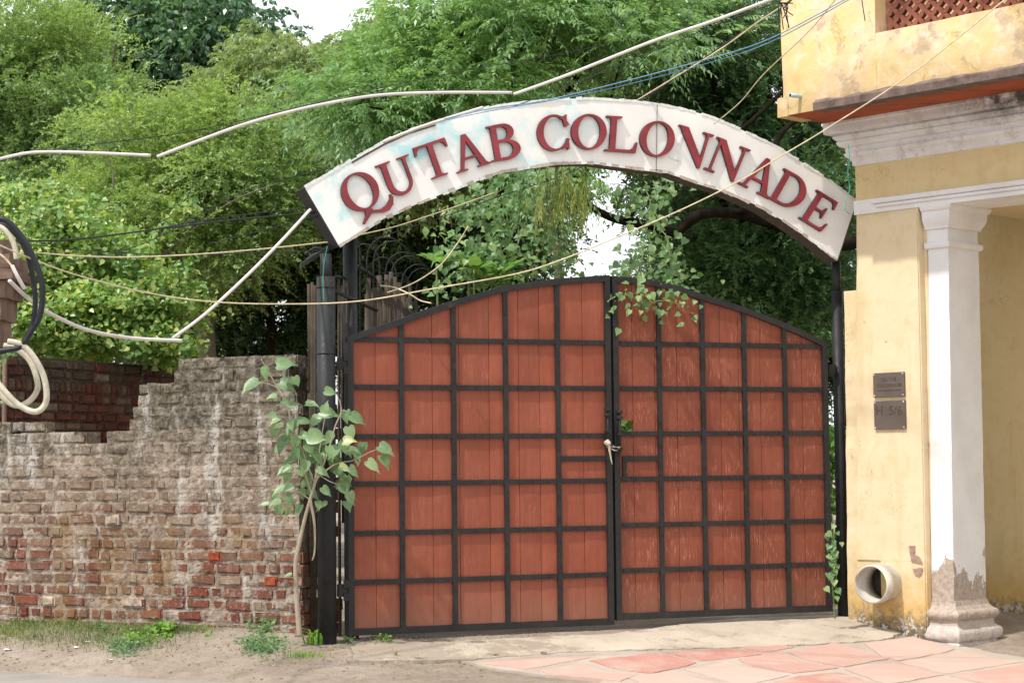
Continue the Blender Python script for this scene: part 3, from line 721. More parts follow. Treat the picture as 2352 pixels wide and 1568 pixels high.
def resample(P, n):
    L = [0]
    for a, b in zip(P, P[1:]): L.append(L[-1] + math.hypot(b[0] - a[0], b[1] - a[1]))
    out = []
    for i in range(n):
        t = L[-1] * i / (n - 1); k = 0
        while k < len(L) - 2 and L[k + 1] < t: k += 1
        s_ = (t - L[k]) / (L[k + 1] - L[k]); out.append((P[k][0] + (P[k + 1][0] - P[k][0]) * s_, P[k][1] + (P[k + 1][1] - P[k][1]) * s_))
    return out
n = 90; Tr, Br = resample(T, n), resample(B, n)
Vv = []; Ff = []; m_ = 9
for i in range(n):
    for j in range(m_):
        t = j / (m_ - 1); x = Br[i][0] + (Tr[i][0] - Br[i][0]) * t; z = Br[i][1] + (Tr[i][1] - Br[i][1]) * t
        Vv.append((x, YF + .006 * fbm(x * 1.6, z * 1.6, 2) - .003, z))
for i in range(n - 1):
    for j in range(m_ - 1): q = i * m_ + j; Ff.append((q, q + m_, q + m_ + 1, q + 1))
from_py('face_panel', Vv, Ff, mt['sign'], sg, True)
outline = [(p[0], p[1]) for p in Br] + [(p[0], p[1]) for p in Tr[::-1]]
c_ = outline
bm = bmesh.new(); va = [bm.verts.new((p[0], YF + .012, p[1])) for p in outline]; vb = [bm.verts.new((p[0], YB, p[1])) for p in outline]
for i in range(len(outline)): j = (i + 1) % len(outline); bm.faces.new((va[i], va[j], vb[j], vb[i]))
bm.faces.new(vb); bm.faces.new(va[::-1])
from_bm('box_body', bm, mt['edge'], sg)
for nm, k, seg in (('end_plate', 0, (Br[0], Tr[0])), ('end_plate', 1, (Br[-1], Tr[-1]))):
    A, B_ = seg; d = Vector((B_[0] - A[0], B_[1] - A[1])).normalized(); s_ = -1 if k == 0 else 1; nn = Vector((d.y, -d.x)) * (s_ * (1 if k else 1)) * .012
    if k == 0: nn = Vector((-abs(nn.x), nn.y if nn.x < 0 else -nn.y))
    poly = [A, B_, (B_[0] + nn[0], B_[1] + nn[1]), (A[0] + nn[0], A[1] + nn[1])]
    prism(nm, poly, YF - .004, YB + .004, mt['metal'] if k == 0 else mt['edge'], sg)
# bent metal tabs along both rims
def tabs(P, side, n, w, h):
    Q = resample(P, n + 1); rt = random.Random(n)
    for i in range(n):
        if rt.random() < (.12 if side > 0 else .03): continue
        a = Vector(Q[i]); b = Vector(Q[i + 1]); d = b - a; a = a + d * .03; b = b - d * .02; nn = Vector((-d.y, d.x)).normalized() * side
        hh = h * rt.uniform(.75, 1.15); cant = rt.uniform(-.004, .006)
        p = [a - nn * hh * .45, b - nn * hh * .45, b + nn * hh * (.4) + nn * cant, a + nn * hh * .4]
        y = YF - .006 - rt.uniform(0, .003)
        m = mt['tab'] if side > 0 or rt.random() < .35 else mt['tab_b']
        prism('edge_tab', [(q.x, q.y) for q in p], y, y + .004, m, sg)
tabs(T, 1, 96, .05, .026); tabs(B, -1, 84, .05, .027)
# dark gap strip below the top rim on the left half
Q = [sh(p) for p in [(808, 376), (883, 334), (940, 308), (999, 290), (1000, 286), (940, 304), (883, 329), (808, 371)]]
prism('rim_gap', Q, YF - .009, YF - .005, mt['edge'], sg)
a_ = sh((1508, 240), YF); b_ = sh((1506, 393), YF); prism('panel_seam', [(a_[0], a_[1]), (a_[0] + .004, a_[1]), (b_[0] + .004, b_[1]), (b_[0], b_[1])], YF - .0095, YF - .0085, mt['edge'], sg)

# ---- letters: outlines by union of strokes
def ell(cx, cy, rx, ry, a0=0, a1=360, n=40): return [(cx + rx * math.cos(R(a0 + (a1 - a0) * i / n)), cy + ry * math.sin(R(a0 + (a1 - a0) * i / n))) for i in range(n + (0 if a1 - a0 == 360 else 1))]
def rect(x0, y0, x1, y1): return [(x0, y0), (x1, y0), (x1, y1), (x0, y1)]
def serif(xc, y, w, up, sw=.09):       # bracketed foot (up=1) or head (up=-1) serif round a stem of half width sw
    t = .045; b = .09
    return [(xc - w, y), (xc + w, y), (xc + w, y + up * t), (xc + sw + .03, y + up * (t + .012)), (xc + sw, y + up * b), (xc - sw, y + up * b), (xc - sw - .03, y + up * (t + .012)), (xc - w, y + up * t)]
def bar(x0, y0, x1, y1, w):
    d = Vector((x1 - x0, y1 - y0)).normalized(); nx_, ny_ = -d.y * w, d.x * w
    return [(x0 + nx_, y0 + ny_), (x0 - nx_, y0 - ny_), (x1 - nx_, y1 - ny_), (x1 + nx_, y1 + ny_)]
SW = .078
GL = {}
GL['O'] = (1.0, [ell(.5, .5, .50, .52)], [ell(.505, .5, .315, .465)], [])
GL['Q'] = (1.0, [ell(.5, .5, .50, .52)], [ell(.505, .5, .315, .465)], [[(.40, .01), (.55, .01), (.60, -.10), (.78, -.16), (.96, -.13), (1.12, -.02), (1.16, .08), (1.20, .06), (1.21, -.04), (1.13, -.20), (.98, -.29), (.82, -.28), (.62, -.18), (.50, -.16), (.32, -.27), (.22, -.33), (.20, -.28), (.34, -.15)]])
GL['U'] = (1.1, [], [], [rect(.14, .32, .30, .97), rect(.80, .34, .885, .97), serif(.22, 1, .22, -1), serif(.845, 1, .18, -1, .045),
    [(.14, .36)] + [(.52 - .38 * math.cos(R(a)), .34 - .37 * math.sin(R(a))) for a in range(0, 91, 9)] + [(.52 + .365 * math.sin(R(a)), .34 - .37 * math.cos(R(a))) for a in range(0, 91, 9)] + [(.885, .38), (.80, .38)] + [(.55 + .25 * math.cos(R(a)), .34 - .275 * math.sin(R(a))) for a in range(0, 91, 9)] + [(.55 - .25 * math.sin(R(a)), .34 - .275 * math.cos(R(a))) for a in range(0, 91, 9)] + [(.30, .40)]])
GL['T'] = (.95, [], [], [rect(.475 - SW, .03, .475 + SW, .97), serif(.475, 0, .24, 1), [(.0, 1.0), (.95, 1.0), (.97, .74), (.925, .74), (.88, .86), (.80, .925), (.15, .925), (.07, .86), (.025, .74), (-.02, .74)]])
GL['A'] = (1.05, [], [], [[(.44, 1.02), (.56, 1.02), (.97, .02), (.77, .02)], [(.44, 1.02), (.53, .88), (.21, .02), (.12, .02)], rect(.27, .30, .80, .37), serif(.165, 0, .17, 1, .04), serif(.87, 0, .21, 1, .09)])
GL['B'] = (.88, [[(.2, .52)] + ell(.42, .76, .32, .25, 90, -90, 20)[::1] + [(.2, .5)], [(.2, .0)] + ell(.44, .27, .41, .28, -90, 90, 22) + [(.2, .55)], [(.2, 1.01), (.42, 1.01), (.42, .51), (.2, .51)]],
    [[(.26, .925)] + ell(.40, .75, .16, .175, 90, -90, 16) + [(.26, .575)], [(.26, .075)] + ell(.42, .285, .235, .21, -90, 90, 16) + [(.26, .495)]], [rect(.10, .03, .26, .97), [(0, 0), (.45, 0), (.45, .06), (.28, .07), (.1, .09), (.07, .05), (0, .045)], [(0, 1), (.43, 1), (.43, .94), (.28, .93), (.1, .91), (.07, .95), (0, .955)]])
GL['C'] = (.92, [ell(.5, .5, .50, .52)], [ell(.545, .5, .36, .455), [(.5, .5), (1.2, .80), (1.2, .20)]], [[(.83, .66), (.87, .66), (.905, 1.0), (.86, 1.0), (.83, .95), (.74, .955), (.66, .92), (.78, .85)], [(.885, .32), (.93, .32), (.94, .03), (.90, .0), (.86, .06), (.76, .03), (.66, .055), (.80, .13)]])
GL['L'] = (.82, [], [], [rect(.10, .03, .26, .97), serif(.18, 1, .22, -1), [(-.03, 0), (.84, 0), (.88, .30), (.835, .30), (.78, .16), (.68, .08), (.26, .075), (.1, .09), (.06, .05), (-.03, .045)]])
GL['N'] = (1.05, [], [], [rect(.11, .03, .165, .92), [(-.02, 1.0), (.27, 1.0), (.93, .17), (.93, -.03), (.86, -.03), (.15, .85), (.05, .955), (-.02, .955)], rect(.86, .0, .93, .96), serif(.895, 1, .16, -1, .035), serif(.137, 0, .16, 1, .03)])
GL['n'] = (1.05, [], [], [[(-.02, 1.0), (.27, 1.0), (.93, .17), (.93, -.03), (.86, -.03), (.15, .80), (.05, .955), (-.02, .955)], rect(.86, .0, .93, .96), serif(.895, 1, .16, -1, .035)])
GL['g'] = (1.05, [], [], [rect(.105, .03, .175, .70), serif(.14, 0, .17, 1, .035)])
GL['D'] = (1.0, [[(.2, 0)] + ell(.42, .5, .56, .5, -90, 90, 30) + [(.2, 1)]], [[(.26, .07)] + ell(.42, .5, .36, .43, -90, 90, 24) + [(.26, .93)]], [rect(.10, .03, .26, .97), [(0, 0), (.44, 0), (.44, .065), (.1, .09), (.07, .05), (0, .045)], [(0, 1), (.44, 1), (.44, .935), (.1, .91), (.07, .95), (0, .955)]])
GL['E'] = (.84, [], [], [rect(.10, .03, .26, .97), [(0, 0), (.80, 0), (.86, .29), (.815, .29), (.75, .15), (.66, .075), (.26, .07), (.1, .09), (.07, .05), (0, .045)],
    [(0, 1), (.77, 1), (.79, .75), (.745, .75), (.70, .87), (.62, .93), (.26, .93), (.1, .91), (.07, .955), (0, .955)], rect(.25, .475, .56, .54), [(.50, .475), (.56, .34), (.60, .34), (.60, .68), (.56, .68), (.50, .54)]])
def inpoly(p, poly):
    c = False; n = len(poly); j = n - 1
    for i in range(n):
        xi, yi = poly[i]; xj, yj = poly[j]
        if (yi > p[1]) != (yj > p[1]) and p[0] < (xj - xi) * (p[1] - yi) / (yj - yi) + xi: c = not c
        j = i
    return c
def cdt_fill(pos, neg, over):
    vs = []; es = []
    for poly in pos + neg + over:
        o = len(vs); vs += [Vector(p) for p in poly]; es += [(o + i, o + (i + 1) % len(poly)) for i in range(len(poly))]
    r = delaunay_2d_cdt(vs, es, [], 0, 1e-6); out = []
    for f in r[2]:
        c = sum((Vector(r[0][i]) for i in f), Vector((0, 0))) / len(f)
        if any(inpoly(c, p) for p in over) or (any(inpoly(c, p) for p in pos) and not any(inpoly(c, p) for p in neg)): out.append(f)
    return r[0], out
def extruded(vs, fs, fn, y0, y1):
    """front at y0, back at y1; fn maps a 2D glyph point to (x, z). side faces get material 1"""
    bm = bmesh.new(); mp = {}; mb = {}; cnt = {}
    def gv(i, back):
        d = mb if back else mp
        if i not in d: x, z = fn(vs[i]); d[i] = bm.verts.new((x, y1 if back else y0, z))
        return d[i]
    for f in fs:
        bm.faces.new([gv(i, 0) for i in f]); bm.faces.new([gv(i, 1) for i in f][::-1])
        for k in range(len(f)): a, b = f[k], f[(k + 1) % len(f)]; cnt[(a, b)] = 1
    for (a, b) in cnt:
        if (b, a) not in cnt:
            fc = bm.faces.new((gv(a, 0), gv(a, 1), gv(b, 1), gv(b, 0))); fc.material_index = 1
    bmesh.ops.recalc_face_normals(bm, faces=bm.faces); return bm
c3 = lambda x, y: (680.6 + x * .2894, 170 + y * .2894); k3 = .2894
c4 = lambda x, y: (1293 + x * .3256, 170 + y * .3256); k4 = .3256
LET = [('Q', c3(508, 932), 27, 300 * k3, 300 * k3), ('U', c3(818, 812), 20, 285 * k3, 300 * k3), ('T', c3(1098, 680), 19, 285 * k3, 262 * k3), ('A', c3(1375, 615), 17, 278 * k3, 275 * k3),
       ('B', c3(1655, 537), 10, 285 * k3, 250 * k3), ('C', c3(2037, 467), 3, 280 * k3, 245 * k3), ('O', c4(186, 407), -2, 243 * k4, 248 * k4), ('L', c4(415, 425), -4, 250 * k4, 205 * k4),
       ('O', c4(668, 457), -10, 243 * k4, 245 * k4), ('n', c4(912, 512), -17, 248 * k4, 250 * k4), ('N', c4(1165, 603), -22, 246 * k4, 248 * k4), ('A', c4(1400, 715), -27, 246 * k4, 240 * k4),
       ('D', c4(1607, 823), -29, 238 * k4, 232 * k4), ('E', c4(1812, 965), -32, 238 * k4, 190 * k4), ('g', c4(912, 512), -17, 248 * k4, 250 * k4)]
def put_letter(ch, cpx, th, h, w, parent, y0, y1, mats, frame=GATE):
    wd, pos, neg, over = GL[ch]; vs, fs = cdt_fill(pos, neg, over); t = R(th); ux, uy = math.cos(t), -math.sin(t); vx, vy = -math.sin(t), -math.cos(t)
    ww = 1.0 * w / (wd if wd > 0 else 1)
    def fn(p):
        a = (p[0] - wd / 2) * ww; b = (p[1] - .5) * h
        q = frame.hit(cpx[0] + ux * a + vx * b, cpx[1] + uy * a + vy * b, y0); return q.x, q.z
    bm = extruded(vs, fs, fn, y0, y1); me = bpy.data.meshes.new('letter'); bm.to_mesh(me); bm.free()
    for m in mats: me.materials.append(m)
    return mesh_obj('letter', me, None, parent)
for L in LET:
    o = put_letter(L[0], L[1], L[2], L[3], L[4], sg, YF - .034 if L[0] != 'g' else YF - .011, YF - .004, (mt['letter'], mt['letter_side']) if L[0] != 'g' else (mt['ghost'], mt['ghost']))
    if L[0] == 'n': o['label'] = 'red letter N whose first upright has fallen off'
    if L[0] == 'g': o['label'] = 'pale ghost outline where the upright of the N is missing'

# ------------------------------------------------------------------ the yellow house
hs = empty('house', FAC, label='old yellow plastered house with white cornice, corner pier and overhanging upper floor', cat='house')
F_ = lambda px, py, y=0: FAC.hit(px, py, y)
u_pr = F_(2121, 1000).x                     # right edge of the plain yellow pillar
z_l0 = F_(2040, 485).z; z_l1 = F_(2040, 456).z + .012; z_c0 = F_(2040, 362).z
gz = -.4
def rough_wall(name, poly_u, poly_z, y, mat, parent, depth=.3, cell=.05, amp=.006, lean=0):
    u0, u1 = poly_u; z0, z1 = poly_z; nu_ = max(2, int((u1 - u0) / cell)); nz_ = max(2, int((z1 - z0) / cell)); bm = bmesh.new()
    g_ = [[bm.verts.new((u0 + (u1 - u0) * i / nu_, y - amp * fbm((u0 + (u1 - u0) * i / nu_) * 3, (z0 + (z1 - z0) * j / nz_) * 3, y * 5, 4), z0 + (z1 - z0) * j / nz_)) for i in range(nu_ + 1)] for j in range(nz_ + 1)]
    for j in range(nz_):
        for i in range(nu_): bm.faces.new((g_[j][i], g_[j][i + 1], g_[j + 1][i + 1], g_[j + 1][i]))
    if lean:
        for v in bm.verts: v.co.x += lean * max(v.co.z, 0) * (1 - (v.co.x - u0) / (u1 - u0))
    ex = bmesh.ops.extrude_face_region(bm, geom=bm.faces[:])
    for e in ex['geom']:
        if isinstance(e, bmesh.types.BMVert): e.co.y = y + depth
    return from_bm(name, bm, mat, parent, False)
# pillar (slightly rounded left corner), set-back lower plaster under a ragged edge
rough_wall('wall', (0, u_pr), (gz, z_l0 + .002), 0, mt['yellow'], hs, .068, lean=.026)
rough_wall('wall', (.02, u_pr + .03), (gz, z_l0), .069, mt['yellow'], hs, .6, lean=.026)
e_u = F_(1939, 1000, .03).x
ez = F_(1950, 668, .03).z
rough_wall('buttress', (e_u, .07), (gz, ez), .03, mt['yellow'], hs, .55, .04, .012, lean=.012)
# plaster lip that ends above the drain pipe
pz = F_(2000, 1285).z
rough_wall('plaster_coat', (.014, u_pr - .008), (pz, z_l0 - .03), -.012, mt['yellow'], hs, .012, .05, .004, lean=.026)
rough_wall('plaster_coat', (F_(2025, 1300).x, u_pr - .009), (gz, pz - .001), -.012, mt['yellow'], hs, .012, .05, .004)
# frieze, lintel
rough_wall('frieze', (.078, 3.2), (z_l1, z_c0 + .02), .002, mt['ochre'], hs, .9)
ub = F_(2008, 480).x
rough_wall('lintel', (.066, 3.2), (z_l0, z_l1), -.012, mt['pier'], hs, .5, .06, .003)
mz = F_(2100, 462).z
for (a, b, c, d, e) in ((ub, 3.2, -.045, z_l1 - .045, z_l1 - .004), (ub + .03, 3.2, -.032, z_l1 - .075, z_l1 - .047)):
    box('lintel_moulding', a, b, c, -.008, d, e, mt['pier'], hs, bev=.006)
# porch inside
rough_wall('porch_wall', (-.2, 5), (gz, z_l1 + .3), 1.55, mt['ochre'], hs, .3, .08, .01)
box('porch_ceiling', u_pr, 5, .5, 1.54, z_l0 + .03, z_l0 + .1, mt['yellow'], hs)
# pier with stepped base and capital
py0 = .068
pu0 = u_pr + .004; k295 = FPX / 14.9
pu1 = F_(2184, 1000, py0).x
far = .42
pr_prof = [(.088, -.32), (.088, -.185), (.070, -.178)] + [(.052 + .040 * math.cos(R(a)), -.118 + .055 * math.sin(R(a))) for a in range(-75, 80, 15)] + [(.055, -.058), (.046, -.048), (.044, -.012), (.060, -.004)] + [(.046 + .030 * math.cos(R(a)), .032 + .034 * math.sin(R(a))) for a in range(-70, 85, 18)] + [(.040, .072), (.018, .10), (.006, .14)]
def ring_sweep(profile, u0, u1, y0, y1, left=False, close_left=None):
    bm = bmesh.new(); rings = []
    for e, z in profile:
        l = e if left else 0
        rings.append([bm.verts.new(p) for p in ((u0 - l, y0 - e, z), (u1 + e, y0 - e, z), (u1 + e, y1 + e, z), (u0 - l, y1 + e, z))])
    for a, b in zip(rings, rings[1:]):
        for k in range(4): bm.faces.new((a[k], a[(k + 1) % 4], b[(k + 1) % 4], b[k]))
    bm.faces.new(rings[0][::-1]); bm.faces.new(rings[-1]); return bm
pier = hs
z_neck = F_(2182, 566, py0).z; z_ct = z_l0 + .004
bm = ring_sweep(pr_prof, pu0 - .01, pu1, py0, py0 + far)
bmesh.ops.subdivide_edges(bm, edges=[e for e in bm.edges if abs(e.verts[0].co.z - e.verts[1].co.z) < 1e-5], cuts=7, use_grid_fill=True)
for v in bm.verts:
    k_ = .007 * fbm(v.co.x * 9, v.co.y * 9, v.co.z * 9, 4); v.co += Vector((k_, k_, .004 * fbm(v.co.x * 7, v.co.y * 7, 5)))
from_bm('pier_base', bm, mt['pier'], pier)
bm = bmesh.new(); nseg = 40
for s_ in range(1):
    rings = []
    for j in range(nseg + 1):
        z = .13 + (z_neck - .13) * j / nseg; t = .012 * (1 - j / nseg); w1 = .004 * fbm(z * 4, 3); w2 = .004 * fbm(z * 4, 9)
        rings.append([bm.verts.new(p) for p in ((pu0 + .012 * z, py0 - t + w1, z), (pu1 + t + w2 + .012 * (z - 1.2), py0 - t + w1, z), (pu1 + t + w2 + .012 * (z - 1.2), py0 + far + t, z), (pu0 + .012 * z, py0 + far + t, z))])
    for a, b in zip(rings, rings[1:]):
        for k in range(4): bm.faces.new((a[k], a[(k + 1) % 4], b[(k + 1) % 4], b[k]))
    bm.faces.new(rings[0][::-1]); bm.faces.new(rings[-1])
from_bm('pier_shaft', bm, mt['pier'], pier)
H_ = z_ct - z_neck
cap = [(.0, -.01), (.028, -.0), (.034, .02), (.028, .04), (.0, .045), (-.004, .3 * H_), (-.002, .44 * H_), (.022, .46 * H_), (.024, .5 * H_), (.05, .62 * H_), (.06, .70 * H_), (.061, .74 * H_), (.064, .83 * H_), (.066, .86 * H_), (.085, .90 * H_), (.095, .965 * H_), (.095, H_)]
from_bm('capital', ring_sweep([(e * .85, z_neck + z) for e, z in cap], pu0 + .018, pu1 + .018, py0, py0 + far), mt['pier'], pier)
# cornice wrapping the corner
cz = lambda py: 1.2 + (1063 - py) / FPX * 15.1
cor = [(0, cz(373)), (.014, cz(371)), (.016, cz(362)), (.03, cz(356)), (.055, cz(350)), (.066, cz(343)), (.052, cz(342)), (.054, cz(330)), (.085, cz(327)), (.100, cz(322)), (.106, cz(316)), (.095, cz(314)), (.12, cz(308)), (.128, cz(303)), (.110, cz(301.5)), (.112, cz(299)), (.172, cz(297.5)), (.176, cz(294)), (.176, cz(279)), (.186, cz(277)), (.186, cz(271))]
bm = bmesh.new(); rows = []; NS = 44
for e, z in cor:
    row = [bm.verts.new((.078 - e, 1.5, z))] + [bm.verts.new((.078 - e + (3.2 + e) * (j / NS), -e + (.004 * fbm(j * .3, z * 20) if j else 0), z)) for j in range(NS + 1)]
    rows.append(row)
for a, b in zip(rows, rows[1:]):
    for k in range(len(a) - 1): bm.faces.new((a[k], a[k + 1], b[k + 1], b[k]))
from_bm('cornice', bm, mt['cornice'], hs)
Zs = cz(271)
# overhanging storey
YU = -.69; uL = F_(1796, 150, YU).x; uLb = F_(1787, 250, YU).x
for k_ in range(3):
    o_ = prism('soffit_joint', [(0, 0), (.010, 0), (.010, .004), (0, .004)], 0, .9, mt['dslab'], hs); o_.location = (uL + .55 + k_ * .85, YU + .03, Zs - .0015); o_.rotation_euler = (0, 0, -.9 + .2 * k_)
box('soffit', uL + .02, 3.2, YU + .02, 1.5, Zs + .001, Zs + .05, mt['soffit'], hs)
uw0 = F_(2010, 40, YU).x; zs0 = F_(2010, 77, YU).z
uS = F_(1874, 235, YU).x; zS0 = F_(1874, 245, YU - .02).z; zS1 = F_(1874, 226, YU - .02).z
rough_wall('upper_wall', (uL, uw0), (Zs + .004, 5.6), YU, mt['upper'], hs, .35, .05, .01)
rough_wall('upper_wall', (uw0 + .001, 3.2), (Zs + .004, zs0), YU + .001, mt['upper'], hs, .33, .05, .014)
rough_wall('upper_wall', (uw0 + 1.5, 3.2), (zs0 + .001, 5.6), YU, mt['upper'], hs, .33, .08, .01)
rough_wall('upper_wall', (uw0 + .002, uw0 + 1.498), (zs0 + 1.1, 5.6), YU, mt['upper'], hs, .33, .08, .01)
rough_wall('corner_bulge', (uLb - .005, uL + .05), (Zs - .004, F_(1790, 226, YU).z), YU - .006, mt['upper'], hs, .3, .03, .01)
box('side_wall', uL + .01, uL + .3, YU + .36, 1.5, Zs + .05, 5.6, mt['upper'], hs)
# weathered slab edge with moss on top
bm = bmesh.new(); NS = 60; rw = []
for j in range(NS + 1):
    u = uS + (3.2 - uS) * j / NS; h = .018 * (fbm(u * 5, 2) + .6) + .008 * fbm(u * 30, 5); o_ = .035 + .008 * fbm(u * 4, 7)
    rw.append([bm.verts.new(p) for p in ((u, YU + .1, Zs - .006), (u, YU - o_, Zs - .004), (u, YU - o_ - .004, Zs + .052), (u, YU - .0, Zs + .068 + h))])
for a, b in zip(rw, rw[1:]):
    for k in range(3): bm.faces.new((a[k], b[k], b[k + 1], a[k + 1]))
bm.faces.new(rw[0]); from_bm('slab_edge', bm, mt['dslab'], hs)
# terracotta lattice in the upper opening
PT = .112
def lattice_tile():
    h = lambda cx, cz_: [(cx + PT * .5 * (.62 if k % 2 == 0 else .36) * math.cos(R(k * 45 + 0)) * (1.0), cz_ + PT * .5 * (.70 if k % 4 == 2 else (.64 if k % 2 == 0 else .40)) * math.sin(R(k * 45 + 0))) for k in range(8)]
    sq = rect(0, 0, PT, PT); hol = [h(PT / 2, PT / 2)] + [h(x, z) for x in (0, PT) for z in (0, PT)]
    sq = [(x, z) for x, z in sq]
    vs, fs = cdt_fill([sq], hol, []); bm = extruded(vs, fs, lambda p: (p[0], p[1]), 0, .045)
    me = bpy.data.meshes.new('lattice_tile'); bm.to_mesh(me); bm.free(); me.materials.append(mt['terracotta']); return me
lt = lattice_tile()
lat = box('lattice_frame', uw0 - .02, uw0 + 1.52, YU + .34, YU + .36, zs0 + 1.06, zs0 + 1.1, mt['terracotta'], hs)
for i in range(13):
    for j in range(7):
        o = bpy.data.objects.new('lattice_tile', lt); C.objects.link(o); o.parent = lat
        o.location = (uw0 + .015 + i * PT, YU + .13 + random.uniform(-.002, .002), zs0 - .03 + j * PT)
box('room_wall', uw0 - .1, uw0 + 1.6, YU + .95, YU + 1.0, zs0 - .1, zs0 + 1.2, mt['yellow'], hs)
# peeled patches of plaster with their own edges on pillar
def patch(pts, y, mat, parent, name='bare_patch', fr=FAC, th=.003):
    P = [fr.hit(px, py, y) for px, py in pts]; out = []
    for i in range(len(P)):
        a, b = P[i], P[(i + 1) % len(P)]
        for k in range(4): q = a.lerp(b, k / 4); out.append((q.x + .007 * fbm(q.x * 40, q.z * 40, 1), q.z + .007 * fbm(q.x * 40, q.z * 40, 6)))
    return prism(name, out, y - th, y + .001, mat, parent)
bare = m_simple('bare_render', (.36, .25, .19), .95, .1, .25, 30, .8)
c7 = lambda x, y: ((2750 + x / 3.11) * .6806, (1800 + y / 3.11) * .6806)
patch([c7(*p) for p in [(985, 130), (1050, 120), (1050, 170), (1040, 210), (1105, 250), (1130, 310), (1085, 300), (1010, 290), (1000, 200)]], -.019, bare, hs)
patch([c7(*p) for p in [(1025, 365), (1130, 360), (1125, 410), (1095, 448), (1040, 420)]], -.019, bare, hs)

# plaques
for (x0, y0, x1, y1, lab, lines) in ((2005, 857, 2077, 911, 'upper bronze name plaque reading QUTAB COLONNADE on the yellow pillar', (('QUTAB', .52, .72, .17), ('COLONNADE', .52, .47, .155))),
                                     (2007, 921, 2079, 985, 'lower bronze number plaque reading H 5/6 on the yellow pillar', (('H', .18, .64, .36), ('5/6', .70, .64, .36)))):
    a = F_(x0, y0, -.03); b = F_((x0 + x1) / 2, y1, -.03); c = F_(x1, (y0 + y1) / 2, -.03)
    pq = empty('plaque', FAC, label=lab, cat='plaque')
    u0, u1, z1, z0 = a.x, c.x, a.z, b.z
    box('plate', u0, u1, -.032, -.0145, z0, z1, mt['plaque'], pq, bev=.002)
    for (s_, cx, cz_, hh) in lines:
        H = z1 - z0
        cu = bpy.data.curves.new('t', 'FONT'); cu.body = s_; cu.size = hh * H * 1.25; cu.align_x = 'CENTER'; cu.align_y = 'CENTER'; cu.extrude = .0006; cu.offset = .0004
        to = bpy.data.objects.new('t', cu); C.objects.link(to); dg = bpy.context.evaluated_depsgraph_get(); me = bpy.data.meshes.new_from_object(to.evaluated_get(dg))
        bpy.data.objects.remove(to); me.transform(Matrix.Rotation(R(90), 4, 'X')); me.transform(Matrix.Translation((u0 + (u1 - u0) * cx, -.0332, z0 + H * cz_)))
        me.materials.clear(); me.materials.append(mt['plaque_ink']); mesh_obj('lettering', me, None, pq)
    if 'upper' in lab: box('lettering', u0 + .15 * (u1 - u0), u1 - .12 * (u1 - u0), -.0332, -.0325, z0 + .24 * (z1 - z0), z0 + .30 * (z1 - z0), mt['plaque_ink'], pq)
    for x in (u0 + .012, u1 - .012):
        for z in (z0 + .012, z1 - .012): box('screw', x - .006, x + .006, -.036, -.031, z - .006, z + .006, mt['screw'], pq, bev=.002)

# big drain pipe
def pipe_ring(name, P0, d, L, ro, ri, mo, mi, parent, seg=40):
    d = Vector(d).normalized(); b = d.cross(Vector((0, 0, 1))).normalized(); c = b.cross(d)
    V = []; F = []
    st = [(0, ri), (0, ro), (L * .35, ro), (L * .36, ro * .965), (L, ro * .965)]
    for (t, r) in st:
        for k in range(seg): a = 2 * math.pi * k / seg; V.append(Vector(P0) + d * t + (b * math.cos(a) + c * math.sin(a)) * r)
    for i in range(len(st) - 1):
        for k in range(seg): k2 = (k + 1) % seg; F.append((i * seg + k, i * seg + k2, (i + 1) * seg + k2, (i + 1) * seg + k))
    o = from_py(name, V, F, mo, parent, True)
    V = []; F = []; st = [(0.0005, ri), (L * .25, ri * .98), (L * .26, ri * .94), (L * .72, ri * .93)]
    for (t, r) in st:
        for k in range(seg): a = 2 * math.pi * k / seg; V.append(Vector(P0) + d * t + (b * math.cos(a) + c * math.sin(a)) * r)
    for i in range(len(st) - 1):
        for k in range(seg): k2 = (k + 1) % seg; F.append((i * seg + k2, i * seg + k, (i + 1) * seg + k, (i + 1) * seg + k2))
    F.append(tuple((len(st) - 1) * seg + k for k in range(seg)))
    b_ = from_py('bore', V, F, mi, o, True); b_.data.materials.append(mt['bore_shade']); b_.data.polygons[-1].material_index = 1; return o  # end cap coloured dark to stand for the shade deep in the bore
dp = empty('drain_pipe', FAC, label='wide off-white plastic drain pipe poking out low in the yellow pillar', cat='pipe')
P0 = F_(2001, 1341, -.225)
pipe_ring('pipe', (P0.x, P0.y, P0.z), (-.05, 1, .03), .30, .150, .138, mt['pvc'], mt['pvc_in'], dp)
bpipe = empty('spout', FAC, label='short pale blue plastic spout near the corner of the upper wall', cat='pipe')
P0 = F_(1815, 219, YU - .10); P1 = F_(1834, 218, YU + .05)
pipe_ring('pipe', P0, (.25, 1, 0), .2, .016, .012, mt['blue_pvc'], mt['cable_b'], bpipe, 16)

